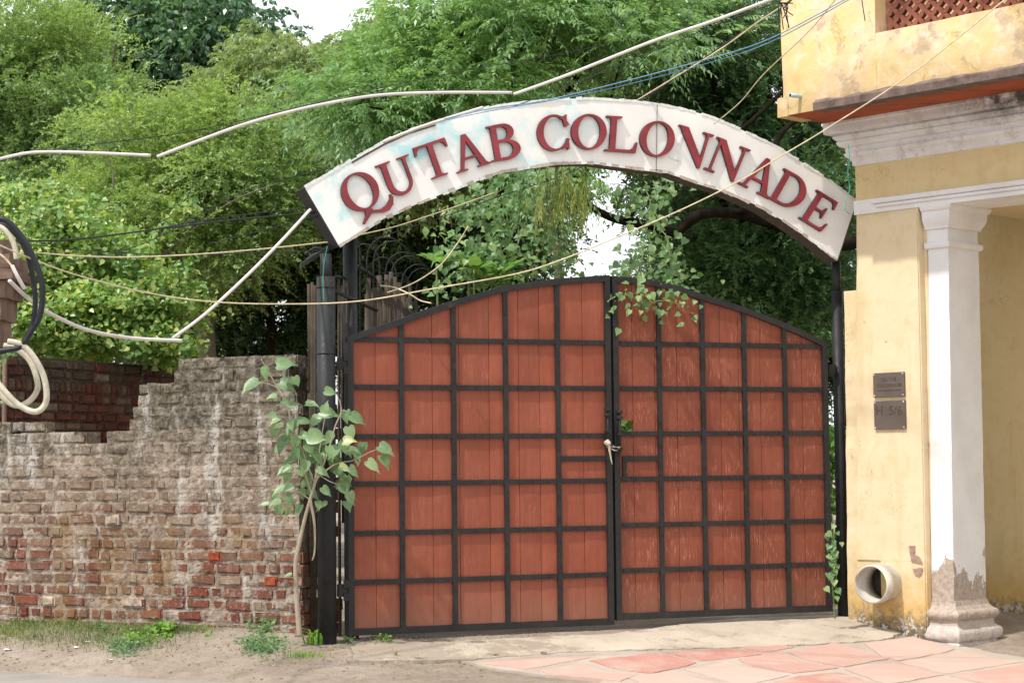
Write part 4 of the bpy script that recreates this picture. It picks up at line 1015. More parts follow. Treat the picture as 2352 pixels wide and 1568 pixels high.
# ------------------------------------------------------------------ foliage generator
def spray_mesh(name, P, D, n_l, rach, ll, lw, mat, parent, droop=.5, pair=True, jitter=.25, curl=0.0):
    """P: base points (n,3), D: unit directions. leaflets along a drooping rachis, each a folded diamond"""
    n = len(P); rg = rng
    up = np.array([0, 0, 1.0])
    side = np.cross(D, up); side /= np.linalg.norm(side, axis=1, keepdims=True) + 1e-6
    roll = rg.uniform(-.7, .7, (n, 1)); nrm = np.cross(side, D); side2 = side * np.cos(roll) + nrm * np.sin(roll); nrm2 = np.cross(side2, D)
    L = rach * rg.uniform(.7, 1.2, (n, 1))
    Vs = []
    half = n_l // 2 if pair else n_l
    for k in range(n_l):
        t = ((k // 2 if pair else k) + .6) / (half if pair else n_l)
        s = 1.0 if k % 2 == 0 else -1.0
        last = (k == n_l - 1)
        base = P + D * (L * t) - up * (droop * L * t * t)
        tang = D - up * (2 * droop * t); tang /= np.linalg.norm(tang, axis=1, keepdims=True)
        ang = rg.uniform(.6, 1.1, (n, 1)) if not last else np.zeros((n, 1))
        ld = tang * np.cos(ang) + side2 * (s * np.sin(ang)) + rg.normal(0, jitter, (n, 3)); ld[:, 2:] -= curl + droop * .3
        ld /= np.linalg.norm(ld, axis=1, keepdims=True)
        wv = np.cross(ld, nrm2 + rg.normal(0, .35, (n, 3))); wv /= np.linalg.norm(wv, axis=1, keepdims=True) + 1e-6
        ls = ll * rg.uniform(.75, 1.2, (n, 1)) * (1 - .25 * abs(t - .5)); ws = lw * rg.uniform(.8, 1.2, (n, 1))
        mid = base + ld * ls * .42
        tip = base + ld * ls; tip[:, 2:] -= curl * ls * .5
        q = np.stack([base, mid + wv * ws * .5, tip, mid - wv * ws * .5], axis=1)
        Vs.append(q)
    Vt = np.concatenate(Vs, axis=0).reshape(-1, 3).astype(np.float32); nf = len(Vt) // 4
    return raw_quads(name, Vt, nf, mat, parent)
def raw_quads(name, V, nf, mat, parent=None, **k):
    me = bpy.data.meshes.new(name); me.vertices.add(len(V)); me.vertices.foreach_set('co', V.ravel())
    me.loops.add(nf * 4); me.loops.foreach_set('vertex_index', np.arange(nf * 4, dtype=np.int32))
    me.polygons.add(nf); me.polygons.foreach_set('loop_start', np.arange(0, nf * 4, 4, dtype=np.int32))
    me.update(calc_edges=True); return mesh_obj(name, me, mat, parent, **k)
def unit(v): return v / (np.linalg.norm(v, axis=-1, keepdims=True) + 1e-9)
def blob(px, py, rx, ry, depth, rd):
    c = at(px, py, depth); k = depth / FPX; return (np.array(c), np.array([rx * k, rd, ry * k]))
def crown_points(blobs, n, cl=9, cl_r=.28, shell=.55, big=9, big_r=2.3):
    """points gathered in tufts inside the union of ellipsoids; returns points and outward directions"""
    vol = np.array([np.prod(b[1]) ** (2 / 3) for b in blobs]); pr_ = vol / vol.sum(); ncl = max(1, n // cl)
    nb = max(1, ncl // big); ncl = nb * big
    idx = rng.choice(len(blobs), nb, p=pr_); c = np.array([blobs[i][0] for i in idx]); r = np.array([blobs[i][1] for i in idx])
    d = unit(rng.normal(0, 1, (nb, 3))); rad = shell + (1.0 - shell) * rng.random((nb, 1)) ** .6
    o = np.repeat(c + d * r * rad, big, 0); d = np.repeat(d, big, 0)
    g2 = unit(rng.normal(0, 1, (ncl, 3))) * rng.random((ncl, 1)) ** .5 * np.repeat(rng.uniform(.6, 1.5, (nb, 1)), big, 0); g2[:, 2] = np.abs(g2[:, 2]) * .5 - .15
    o = o + g2 * cl_r * big_r; d = unit(d * .6 + unit(g2) * .7); sz = rng.uniform(.55, 1.4, (ncl, 1, 1))
    rr_ = rng.normal(0, 1, (ncl, cl, 3)) * np.array([1, 1, .6]) * cl_r * sz
    P = (o[:, None, :] + rr_).reshape(-1, 3)
    out = unit(unit(rr_.reshape(-1, 3)) * .8 + np.repeat(d, cl, 0) * .7 + np.array([0, -.25, .15]) + rng.normal(0, .35, (len(P), 3)))
    return P, out, o
def tree(name, label, cat, blobs, n, mat, bark, trunk, limbs_px, kw, cl=9, cl_r=.28, shell=.5, group=None, n_limb=26, trunk_r=.16, keep=None):
    o = empty(name, loc=(trunk[0], trunk[1], 0), label=label, cat=cat, group=group)
    loc = Vector(o.location)
    P, D, tips = crown_points(blobs, n, cl, cl_r, shell)
    if keep is not None:
        m = keep(P); P, D = P[m], D[m]
        tips = tips[keep(tips)]
    sm = spray_mesh('crown', P - np.array(loc), D, mat=mat, parent=o, **kw)
    cen = np.mean([b[0] for b in blobs], axis=0)
    hub = Vector((trunk[0] * .6 + cen[0] * .4, trunk[1] * .7 + cen[1] * .3, max(1.2, cen[2] - max(b[1][2] for b in blobs) * .8)))
    L = [(catmull([Vector((0, 0, -.3)), Vector((.05, .02, hub.z * .5)), hub - loc], 5), lerp_r(trunk_r, trunk_r * .6, 11))]
    ii = rng.choice(len(tips), min(n_limb, len(tips)), replace=False)
    for i in ii:
        t = Vector(tips[i]); m1 = hub.lerp(t, .5) + Vector(rng.normal(0, .25, 3)); path = catmull([hub - loc, m1 - loc, t - loc], 5)
        L.append((path, lerp_r(trunk_r * .35, .008, len(path))))
    for pts, r0, r1 in limbs_px:
        path = catmull([at(*p) - loc for p in pts], 6); tube('limb', path, lerp_r(r0, r1, len(path)), bark, o, 8)
    tubes('trunk', L, bark, o)
    return o
def px_of(P):
    """picture coordinates of world points, for keeping foliage out of the sky gaps seen in the photo"""
    v = P - np.array(CAM); d = v @ np.array(_f); return W0 / 2 + FPX * (v @ np.array(RT)) / d, H0 / 2 - FPX * (v @ np.array(UP)) / d
def not_in(*holes):
    def f(P):
        x, y = px_of(P); m = np.ones(len(P), bool)
        for (cx, cy, rx, ry) in holes: m &= ((x - cx) / rx) ** 2 + ((y - cy) / ry) ** 2 > rng.uniform(.75, 1.2, len(P))
        return m
    return f
def tx(px, depth): p = at(px, 1000, depth); return (p.x, p.y)
K = dict
gapT = (745, 10, 115, 85)
# broad-leaved tree far behind
tree('broadleaf_tree', 'tall tree with large dark glossy leaves against the sky behind the feathery trees', 'tree',
     [blob(470, 130, 190, 110, 34, 2.2), blob(330, 110, 110, 110, 34, 1.8), blob(560, 140, 75, 60, 34, 1.2), blob(420, 330, 170, 160, 34, 1.8), blob(240, 190, 130, 120, 34, 1.6), blob(520, 40, 60, 40, 34, .6), blob(400, 40, 50, 50, 34, .6)],
     11000, mt['lf_dark'], mt['bark'], tx(430, 34), [], K(n_l=8, rach=.36, ll=.135, lw=.088, droop=.5, jitter=.4, curl=.3), cl=10, cl_r=.24, trunk_r=.22)
# feathery light green trees on the left
FE = K(n_l=16, rach=.26, ll=.052, lw=.026, droop=.25, jitter=.5)
tree('feathery_tree', 'pale green feathery tree filling the far left above the creeper', 'tree',
     [blob(90, 240, 190, 190, 26, 1.8), blob(30, 130, 90, 70, 26, 1.2), blob(230, 360, 150, 170, 25, 1.5), blob(60, 420, 150, 130, 25, 1.4), blob(170, 130, 90, 90, 26, 1.2), blob(-80, 250, 120, 200, 26, 1.4)],
     13500, mt['lf_acacia'], mt['bark2'], tx(70, 26), [], FE, cl=12, cl_r=.17, shell=.35, group='feathery trees left of the sign')
ft = tree('feathery_tree', 'feathery green tree between the far left tree and the sign, crossed by the white conduit', 'tree',
     [blob(380, 420, 170, 180, 23, 1.5), blob(540, 400, 140, 170, 23, 1.4), blob(460, 560, 190, 130, 23, 1.4), blob(300, 520, 150, 130, 23, 1.2), blob(620, 480, 110, 130, 23.5, 1.2)],
     13500, mt['lf_acacia'], mt['bark2'], tx(470, 23), [(((250, 640, 22.4), (450, 470, 22.4), (600, 340, 22.6)), .03, .012), (((420, 640, 22.2), (400, 500, 22.2), (330, 350, 22.2)), .025, .008), (((380, 560, 21.6), (350, 470, 21.6), (340, 420, 21.6)), .012, .005), (((380, 580, 21.8), (520, 470, 21.5), (640, 420, 21.4)), .014, .004), (((250, 500, 21.8), (260, 400, 21.8), (230, 330, 21.8)), .014, .005)], FE, cl=12, cl_r=.16, shell=.3, group='feathery trees left of the sign')
tree('bushy_tree', 'rounded yellow-green tree between the broad-leaved tree and the neem branches', 'tree',
     [blob(640, 190, 120, 90, 28, 1.4), blob(780, 140, 90, 80, 28, 1.2), blob(800, 300, 150, 160, 27, 1.4), blob(660, 330, 130, 140, 27, 1.4), blob(880, 140, 90, 60, 28, 1.1), blob(560, 260, 80, 90, 28, 1.1)],
     10500, mt['lf_mid'], mt['bark'], tx(730, 28), [], K(n_l=14, rach=.32, ll=.085, lw=.034, droop=.5, jitter=.35, curl=.3), cl=11, cl_r=.17, shell=.4, keep=not_in((715, -5, 165, 118)))
tree('shady_tree', 'dark leafy tree seen through the gap left of the black gate post', 'tree',
     [blob(650, 620, 140, 130, 25, 1.4), blob(500, 760, 160, 110, 25, 1.2), blob(860, 520, 190, 160, 25, 1.4), blob(700, 800, 120, 90, 25.5, 1), blob(880, 660, 190, 120, 25, 1.2), blob(1080, 560, 180, 150, 25, 1.4)],
     11500, mt['lf_shade'], mt['bark'], tx(640, 25), [(((615, 870, 24), (625, 740, 24), (600, 640, 24)), .06, .03)], K(n_l=12, rach=.3, ll=.075, lw=.04, droop=.3, jitter=.5), cl=11, cl_r=.2, shell=.15, trunk_r=.1, keep=not_in((640, 715, 36, 60), (575, 790, 20, 25)))
# neem with drooping pinnate sprays over the sign
NE = K(n_l=17, rach=.32, ll=.075, lw=.023, droop=.26, jitter=.16, curl=.22)
tree('neem_tree', 'bright green neem tree with drooping pinnate leaves behind the top of the sign', 'tree',
     [blob(1010, 60, 170, 90, 19, 1.2), blob(1180, 130, 190, 130, 18.6, 1.3), blob(880, 215, 120, 70, 18.4, .8), blob(1340, 60, 170, 100, 19, 1.2), blob(1040, 230, 170, 60, 18, .9), blob(950, 130, 120, 90, 18.6, .9), blob(1440, 150, 110, 50, 18, .7), blob(1250, 20, 220, 70, 19, 1.2), blob(830, 260, 90, 30, 17.6, .5)],
     5200, mt['lf_neem'], mt['bark'], tx(1180, 20.5), [(((1230, 330, 19.5), (1180, 200, 19), (1110, 60, 19)), .05, .02), (((1180, 220, 19), (1010, 180, 18.8), (860, 130, 18.6)), .03, .01), (((1240, 300, 19), (1330, 170, 19), (1420, -10, 19)), .04, .015)], NE, cl=7, cl_r=.17, shell=.35, trunk_r=.12, keep=not_in((725, 0, 160, 128)))
# two more boughs filling the deeper middle
tree('leafy_tree', 'mid green leafy tree deep behind the neem and above the sign', 'tree',
     [blob(1120, 190, 250, 150, 24, 1.2), blob(1380, 160, 220, 150, 24, 1.2), blob(930, 380, 180, 110, 24, 1.2), blob(1300, 20, 260, 100, 24, 1.2)],
     9000, mt['lf_mid'], mt['bark'], tx(1130, 24.5), [], K(n_l=12, rach=.3, ll=.085, lw=.035, droop=.5, jitter=.35, curl=.3), cl=11, cl_r=.2, shell=.1, keep=not_in((730, 0, 165, 130)))
# tamarind on the right with heavy limbs
TA = K(n_l=20, rach=.20, ll=.040, lw=.017, droop=.2, jitter=.2)
skyg = not_in((1400, 560, 95, 62), (1395, 405, 70, 24), (1330, 520, 55, 40), (1790, 225, 26, 50), (1850, 330, 26, 12), (1500, 445, 22, 30), (1700, 330, 18, 12))
tree('tamarind_tree', 'large dark fine-leaved tree with crooked black limbs behind the right end of the sign', 'tree',
     [blob(1640, 120, 180, 140, 21, 1.4), blob(1760, 300, 160, 150, 21, 1.4), blob(1560, 240, 130, 130, 21, 1.1), blob(1850, 480, 130, 160, 20.5, 1.2), blob(1720, 620, 170, 130, 20.5, 1.2), blob(1560, 680, 160, 110, 21, 1), blob(1860, 700, 110, 110, 20.5, 1), blob(1500, 50, 140, 80, 21, 1), blob(1880, 90, 120, 140, 21, 1.1), blob(1460, 430, 110, 50, 21, .6), blob(1590, 450, 100, 80, 21, .7)],
     19000, mt['lf_tam'], mt['bark'], tx(1960, 21.5),
     [(((2080, 470, 18.6), (1950, 560, 18.4), (1830, 530, 18.2), (1700, 492, 17.9), (1610, 492, 17.6), (1560, 530, 17.6), (1520, 532, 17.5)), .075, .035),
      (((1560, 535, 17.6), (1470, 514, 17.5), (1400, 498, 17.4), (1345, 462, 17.4), (1325, 410, 17.4)), .055, .022),
      (((1350, 470, 17.4), (1290, 480, 17.4), (1240, 470, 17.4)), .03, .01), (((1440, 505, 17.4), (1480, 450, 17.4), (1540, 425, 17.4)), .035, .012),
      (((1700, 490, 17.8), (1760, 400, 18.0), (1800, 300, 18.2), (1900, 240, 18.4)), .04, .02), (((1620, 330, 18.4), (1700, 300, 18.4), (1860, 150, 18.4)), .03, .02)],
     TA, cl=12, cl_r=.17, shell=.25, trunk_r=.3, keep=skyg)
tree('undergrowth_tree', 'low dark tree seen just over the right leaf of the gate', 'tree',
     [blob(1700, 720, 230, 120, 23, 1.2), blob(1500, 720, 120, 90, 23, 1), blob(1900, 800, 90, 200, 22, 1), blob(1640, 560, 120, 90, 23, .8)], 8500, mt['lf_shade'], mt['bark'], tx(1700, 23), [],
     K(n_l=14, rach=.26, ll=.06, lw=.026, droop=.3, jitter=.3), cl=11, cl_r=.18, shell=.1, keep=skyg)
# thin trunk and wood behind everything
wood = [blob(x, y, 230, 150, 38, 1.5) for x, y in ((-40, 700), (300, 720), (660, 600), (1000, 560), (1150, 400), (1750, 600), (1950, 500), (900, 300), (200, 400), (1600, 300))]
P, D, _ = crown_points(wood, 11000, 12, .3, .1); kp = not_in((1400, 555, 110, 72), (1395, 405, 75, 30), (1790, 225, 24, 50), (640, 715, 34, 55), (575, 790, 20, 25))(P)
spray_mesh('far_woodland', P[kp], D[kp], 12, .4, .14, .08, mt['lf_shade'], None, .3).__setitem__('kind', 'stuff')

# creeper-covered mound, left: broad heart shaped leaves in sunlight
def broad_leaves(name, P, size, mat, parent=None, face=(0, -.6, .8), spread=.55, **k):
    n = len(P); nr = unit(np.array(face) + rng.normal(0, spread, (n, 3))); t = unit(np.cross(nr, rng.normal(0, 1, (n, 3)) + np.array([0, 0, .2])))
    t[:, 2] = -np.abs(t[:, 2]) * .8 - .15; t = unit(t - nr * np.sum(t * nr, 1, keepdims=True)); w = np.cross(nr, t); s = size * rng.uniform(.6, 1.25, (n, 1))
    a = P; m1 = P + t * s * .30 ; tip = P + t * s - nr * s * .18; q1 = m1 + w * s * .46 + nr * s * .10; q2 = m1 - w * s * .46 + nr * s * .10
    c1 = P - t * s * .10 + w * s * .26; c2 = P - t * s * .10 - w * s * .26
    V = np.stack([a, c1, q1, tip, a, tip, q2, c2], 1).reshape(-1, 3).astype(np.float32)
    # join the two halves so that a leaf is one island
    n8 = n; vs = np.stack([a, c1, q1, tip, q2, c2], 1).reshape(-1, 3).astype(np.float32)
    base = (np.arange(n) * 6)[:, None]; idx = np.concatenate([base + np.array([0, 1, 2, 3]), base + np.array([0, 3, 4, 5])], 1).reshape(-1).astype(np.int32)
    me = bpy.data.meshes.new(name); me.vertices.add(len(vs)); me.vertices.foreach_set('co', vs.ravel()); me.loops.add(n * 8); me.loops.foreach_set('vertex_index', idx)
    me.polygons.add(n * 2); me.polygons.foreach_set('loop_start', np.arange(0, n * 8, 4, dtype=np.int32)); me.update(calc_edges=True)
    return mesh_obj(name, me, mat, parent, **k)
cr = empty('creeper', loc=(*tx(220, 19), 0), label='sunlit yellow-green creeper with heart shaped leaves spilling over the garden wall', cat='creeper')
cb = [blob(200, 720, 210, 95, 19.6, .9), blob(330, 700, 110, 70, 19.4, .7), blob(60, 640, 110, 90, 19.6, .8), blob(90, 780, 130, 60, 19.3, .7), blob(250, 600, 90, 70, 19.8, .6), blob(120, 500, 100, 40, 20, .4), blob(150, 560, 130, 60, 20, .5), blob(300, 790, 130, 40, 19.2, .5), blob(215, 540, 40, 60, 19.8, .3), blob(30, 460, 90, 30, 20, .3)]
P, D, tp = crown_points(cb, 30000, 14, .10, .45)
off = np.array(cr.location)
broad_leaves('foliage', P - off, .060, mt['lf_creep'], cr, (0, -.5, .8), .65)
# long shoots
L = []; LP = []
for pts in (((240, 700), (300, 610), (350, 570), (400, 500), (432, 480)), ((200, 640), (205, 560), (215, 510)), ((330, 720), (400, 650), (440, 600)), ((20, 560), (90, 490), (150, 500)), ((300, 760), (390, 700), (460, 650))):
    path = catmull([Vector(at(x, y, 19.2)) for x, y in pts], 14)
    L.append(([p - cr.location for p in path], .008)); LP += [np.array(p) + rng.normal(0, .05, 3) for p in path for _ in range(5)]
tubes('stem', L, mt['stem_g'], cr, 5); broad_leaves('foliage', np.array(LP) - off, .065, mt['lf_creep'], cr)

# ------------------------------------------------------------------ vines hanging over the gate
def heart_leaf(name, mat, w=.95, tipl=.25, seed=0):
    """one leaf, unit length, base at the origin, tip along -z, folded on its midrib"""
    r = random.Random(seed); half = [(0, .02), (.20, .10), (.40, .0), (w * .5, -.22), (.38, -.50), (.18, -.74), (.05, -.80 - tipl * .3), (0, -1)]
    V = [(0, 0, 0), (0, -.03, -.35), (0, .02, -.68), (0, .16, -1)]
    f = .20 + r.random() * .12
    pts = [(.22, .09), (.43, -.04), (w * .52, -.25), (.36, -.52), (.13, -.76)]
    for s in (1, -1): V += [(s * x, -f * x * (1.2 + r.random() * .3) - .02, z) for x, z in pts]
    F = [(0, 4, 5, 1), (1, 5, 6, 7), (1, 7, 2), (2, 7, 8), (2, 8, 3), (0, 1, 10, 9), (1, 12, 11, 10), (1, 2, 12), (2, 13, 12), (2, 3, 13)]
    me = bpy.data.meshes.new(name); me.from_pydata(V, [], F); me.update(); me.materials.append(mat); me.shade_smooth(); return me
vine_m = M_v = None
g = G('vine_leaf_single'); r_ = g.rnd(); c_v = g.ramp(r_, [(0, (.10, .20, .07)), (.5, (.17, .30, .11)), (1, (.30, .42, .17))]); vine_mat = g.out(c_v, .45, None, .45, transl=.3)
HL = [heart_leaf('leaf', vine_mat, 1.0, .2, s) for s in range(3)]
PL = [heart_leaf('leaf', mt['peepal'], .85, .8, 10 + s) for s in range(3)]
def put_leaf(mesh, parent, p, size, tipdir, nrm, s2=1.0):
    """tipdir: direction base to tip; nrm: the way the upper side looks"""
    z = -Vector(tipdir).normalized(); y = -Vector(nrm); y = (y - z * y.dot(z)).normalized(); x = y.cross(z)
    o = bpy.data.objects.new('leaf', mesh); C.objects.link(o); o.parent = parent
    m = Matrix((x, y, z)).transposed().to_4x4() @ Matrix.Diagonal((size * s2, size, size, 1)); m.translation = Vector(p) - (parent.location if parent else Vector())
    o.matrix_local = m; return o
def vine(label, strands, n_leaf, size, back, seed):
    rv_ = random.Random(seed); o = empty('vine', loc=at(strands[0][0][0], 1000, 15), label=label, cat='vine')
    L = []; pool = []
    for st in strands:
        path = catmull([at(*p) for p in st], 8); path = [p + Vector([rv_.uniform(-.02, .02) for _ in range(3)]) for p in path]
        L.append(([p - o.location for p in path], lerp_r(.006, .003, len(path)))); pool += path
    for k in range(n_leaf):
        p = rv_.choice(pool) + Vector((rv_.gauss(0, .09), rv_.gauss(0, .10), rv_.gauss(0, .075)))
        td = Vector((rv_.uniform(-.7, .7), rv_.uniform(-.5, .1), -rv_.uniform(.3, 1))); nr = Vector((rv_.uniform(-.6, .6), -1, rv_.uniform(.2, 1.4)))
        put_leaf(rv_.choice(HL), o, p, size * rv_.uniform(.55, 1.2), td, nr, rv_.uniform(.85, 1.05))
    tubes('stem', L, mt['stem_g'], o, 5)
    P = np.array([np.array(rv_.choice(pool)) for _ in range(back)]) + rng.normal(0, 1, (back, 3)) * np.array([.10, .2, .09]) + np.array([0, .25, 0])
    broad_leaves('foliage', P - np.array(o.location), size * .85, mt['lf_vine'], o, (0, -.8, .7), .5)
    pb = np.array([np.array(rv_.choice(pool)) for _ in range(160)]) + rng.normal(0, 1, (160, 3)) * .07
    bm = bmesh.new()
    for q in pb: bmesh.ops.create_icosphere(bm, subdivisions=1, radius=.0065, matrix=Matrix.Translation(Vector(q) - o.location))
    from_bm('bud', bm, mt['lf_dry'], o, kind='stuff'); return o
vine('climbing vine with round heart shaped leaves hanging below the middle of the sign',
     [((1150, 650, 16), (1180, 540, 15.8), (1200, 430, 15.6), (1190, 395, 15.6)), ((1170, 600, 16), (1110, 520, 15.8), (1080, 470, 15.8), (1090, 420, 15.8)), ((1200, 640, 16), (1250, 560, 15.8), (1240, 470, 15.8), (1210, 400, 15.8)), ((1120, 640, 16), (1060, 590, 15.6), (1010, 540, 15.6)),
      ((1290, 640, 16), (1300, 590, 15.9), (1270, 540, 15.9)), ((1050, 650, 15.6), (1100, 560, 15.6), (1170, 500, 15.6)), ((1000, 660, 15.4), (1080, 610, 15.5), (1150, 580, 15.6)), ((1140, 660, 16), (1135, 560, 16), (1140, 450, 16)), ((1040, 500, 15.8), (1100, 470, 15.8), (1180, 420, 15.7))],
     150, .068, 700, 3)
vine('climbing vine with small pods drooping over the top of the right gate leaf',
     [((1480, 420, 16), (1500, 500, 15.8), (1480, 590, 15.6), (1440, 650, 15.2), (1430, 690, 14.7)), ((1500, 480, 15.8), (1540, 580, 15.4), (1545, 660, 15.0), (1560, 710, 14.75)), ((1480, 560, 15.6), (1470, 640, 15.0), (1500, 690, 14.75), (1540, 680, 14.75)),
      ((1450, 620, 15.2), (1440, 670, 14.8), (1480, 695, 14.75)), ((1520, 560, 15.5), (1560, 620, 15.3), (1580, 650, 15.2)), ((1470, 470, 15.8), (1510, 440, 15.8), (1560, 400, 15.8))],
     112, .064, 420, 5)
# drying neem branch
o = empty('hanging_branch', loc=at(1280, 1000, 15.6), label='yellowing neem branch hanging from under the middle of the sign', cat='branch')
P = []; D = []
for k in range(44):
    x = rng.uniform(1235, 1345); y = 385 + abs(rng.normal(0, 55)); P.append(np.array(at(x, min(y, 500), rng.uniform(15.4, 16)))); D.append(unit(np.array([rng.normal(0, .3), rng.normal(0, .3), -1])))
spray_mesh('foliage', np.array(P) - np.array(o.location), np.array(D), 15, .24, .055, .017, mt['lf_dry'], o, .2, curl=.9)
tubes('stem', [(catmull([at(1265 + 8 * k, 372, 15.7) - o.location, at(1262 + 12 * k, 430, 15.7) - o.location, at(1255 + 14 * k, 480, 15.7) - o.location]), .004) for k in range(5)], mt['bark2'], o, 5)
o = empty('thin_tree', loc=(*tx(1285, 17), 0), label='slender brown trunk standing behind the middle of the gate', cat='tree')
tubes('trunk', [(catmull([at(x, y, 17) - o.location for x, y in ((1286, 900), (1285, 700), (1283, 610), (1262, 500), (1240, 440))]), lerp_r(.045, .03, 25))], mt['bark2'], o, 8)
P, D, _ = crown_points([blob(1270, 440, 60, 40, 17.3, .5)], 260, 8, .15, .1); spray_mesh('crown', P - np.array(o.location), D, 13, .25, .06, .02, mt['lf_neem'], o, .7, curl=.5)

# lance-leaved shrubs behind the gate top
def shrub(label, cx, cy, depth, n, size, seed, spreadx=1.0):
    r = random.Random(seed); base = at(cx, cy, depth); o = empty('shrub', loc=(base.x, base.y, 0), label=label, cat='shrub')
    def lance(nm, s):
        V = [(0, 0, 0), (0, -.03, -.5), (0, .08, -1)]; pts = [(.09, -.15), (.15, -.45), (.10, -.75)]
        for q in (1, -1): V += [(q * x, -.04, z) for x, z in pts]
        F = [(0, 3, 4, 1), (1, 4, 5, 2), (0, 1, 7, 6), (1, 2, 8, 7)]
        me = bpy.data.meshes.new(nm); me.from_pydata(V, [], F); me.materials.append(shrub_mat); return me
    ms = [lance('leaf', 0), lance('leaf', 1)]
    L = []
    heads = [(r.uniform(-70, 70) * spreadx, r.uniform(-35, 25)) for _ in range(max(3, n // 9))]
    for hx, hy in heads:
        h = at(cx + hx, cy + hy, depth + r.uniform(-.2, .2)); L.append((catmull([Vector((0, 0, .3)), Vector((h.x - o.location.x, h.y - o.location.y, h.z * .6)) * .8, h - o.location]), lerp_r(.02, .008, 13)))
        for k in range(9):
            a = k * 2.4 + r.random(); el = r.uniform(-.1, .9); td = Vector((math.cos(a), math.sin(a), el))
            put_leaf(r.choice(ms), o, h + td * .02, size * r.uniform(.7, 1.15), td, Vector((0, -.3, 1)) - td * .3, r.uniform(1.2, 2))
    tubes('stem', L, mt['stem_g'], o, 6); return o
g = G('shrub_leaf_single'); r_ = g.rnd(); shrub_mat = g.out(g.ramp(r_, [(0, (.11, .27, .04)), (.6, (.18, .37, .05)), (1, (.30, .46, .10))]), .35, None, .5, transl=.35)
shrub('bright green lance leaved shrub peeping over the left gate leaf', 1065, 635, 15.6, 54, .19, 2)
shrub('smaller lance leaved shrub behind the gate beside the slender trunk', 1175, 640, 15.8, 27, .18, 4, .4)

# ------------------------------------------------------------------ peepal sapling on the wall
pl_ = empty('peepal_sapling', loc=(*at(685, 1450, 13.75)[:2], -.05), label='young peepal tree with long tipped heart leaves growing between the wall and the gate post', cat='sapling')
cp = lambda x, y, d=13.62: at(544.5 + x * .4793, 816.7 + y * .4793, d)
stems = [([(300, 1345), (292, 1240), (285, 1150), (280, 1000), (300, 890), (325, 780), (350, 690), (375, 600), (385, 520)], .020, .009), ([(360, 670), (300, 480), (260, 330), (240, 240), (180, 130), (115, 15)], .008, .003), ([(370, 620), (430, 480), (470, 340), (500, 260), (480, 190)], .008, .003),
         ([(380, 590), (470, 520), (560, 500), (640, 460), (700, 440)], .007, .002), ([(350, 690), (280, 650), (200, 700), (130, 715)], .006, .002), ([(350, 690), (370, 800), (372, 930), (360, 980)], .012, .004), ([(375, 620), (330, 500), (300, 420)], .006, .003), ([(380, 560), (440, 600), (500, 620)], .005, .002), ([(385, 540), (400, 420), (420, 300)], .006, .003), ([(240, 250), (200, 160), (120, 128), (60, 130)], .004, .002)]
tubes('stem', [(catmull([cp(x, y) - pl_.location for x, y in s]), lerp_r(a, b, (len(s) - 1) * 6 + 1)) for s, a, b in stems], mt['stem'], pl_, 7)
key = [(190, 48, 105, -12), (135, 55, 80, 80), (105, 128, 120, 148), (190, 195, 60, 175), (205, 130, 105, 30), (275, 100, 60, 60), (215, 215, 60, 15), (420, 168, 70, 20), (430, 262, 55, -80), (400, 270, 115, 8), (525, 262, 78, 85), (545, 285, 95, 38), (535, 340, 85, 75), (290, 318, 85, 5), (285, 325, 105, 130), (290, 385, 95, 85),
       (240, 395, 110, 118), (288, 445, 90, 95), (345, 385, 110, 12), (325, 430, 70, 40), (435, 432, 60, 85), (510, 412, 75, 5), (530, 455, 80, 15), (370, 475, 80, 60), (570, 480, 60, 85), (540, 530, 80, 45), (455, 465, 65, 110), (625, 505, 95, 50), (680, 435, 100, 22), (690, 480, 90, 62), (590, 440, 50, -35), (490, 530, 70, 25),
       (505, 605, 90, 70), (530, 575, 65, 75), (385, 545, 80, 30), (410, 630, 70, 50), (345, 560, 70, 100), (250, 560, 65, 110), (270, 625, 70, 150), (240, 665, 70, 60), (210, 700, 70, 170), (215, 720, 60, 100), (150, 710, 55, 168), (250, 725, 55, 110), (310, 640, 60, 85), (262, 1050, 45, 160), (185, 290, 60, 170), (220, 335, 60, 170), (330, 235, 75, 10), (250, 250, 70, -20)]
rp = random.Random(5)
for _ in range(70):
    a_ = rp.gauss(0, 1); key.append((rp.gauss(370, 95), rp.gauss(460, 110), rp.uniform(55, 90), rp.uniform(20, 160)))
for i, (x, y, L_, ang) in enumerate(key):
    d = 13.55 + rp.uniform(-.1, .18) + (.12 if i >= 50 else 0); t = R(ang + rp.uniform(-8, 8)); sc_ = L_ * .4793 * d / FPX * 1.05
    td = Vector((math.cos(t), rp.uniform(-.35, .2), -math.sin(t))); nr = Vector((rp.uniform(-.7, .7), -1, rp.uniform(.1, 1.6)))
    put_leaf(PL[i % 3], pl_, at(544.5 + x * .4793, 816.7 + y * .4793, d), sc_ * .88, td, nr, rp.uniform(.65, .92))

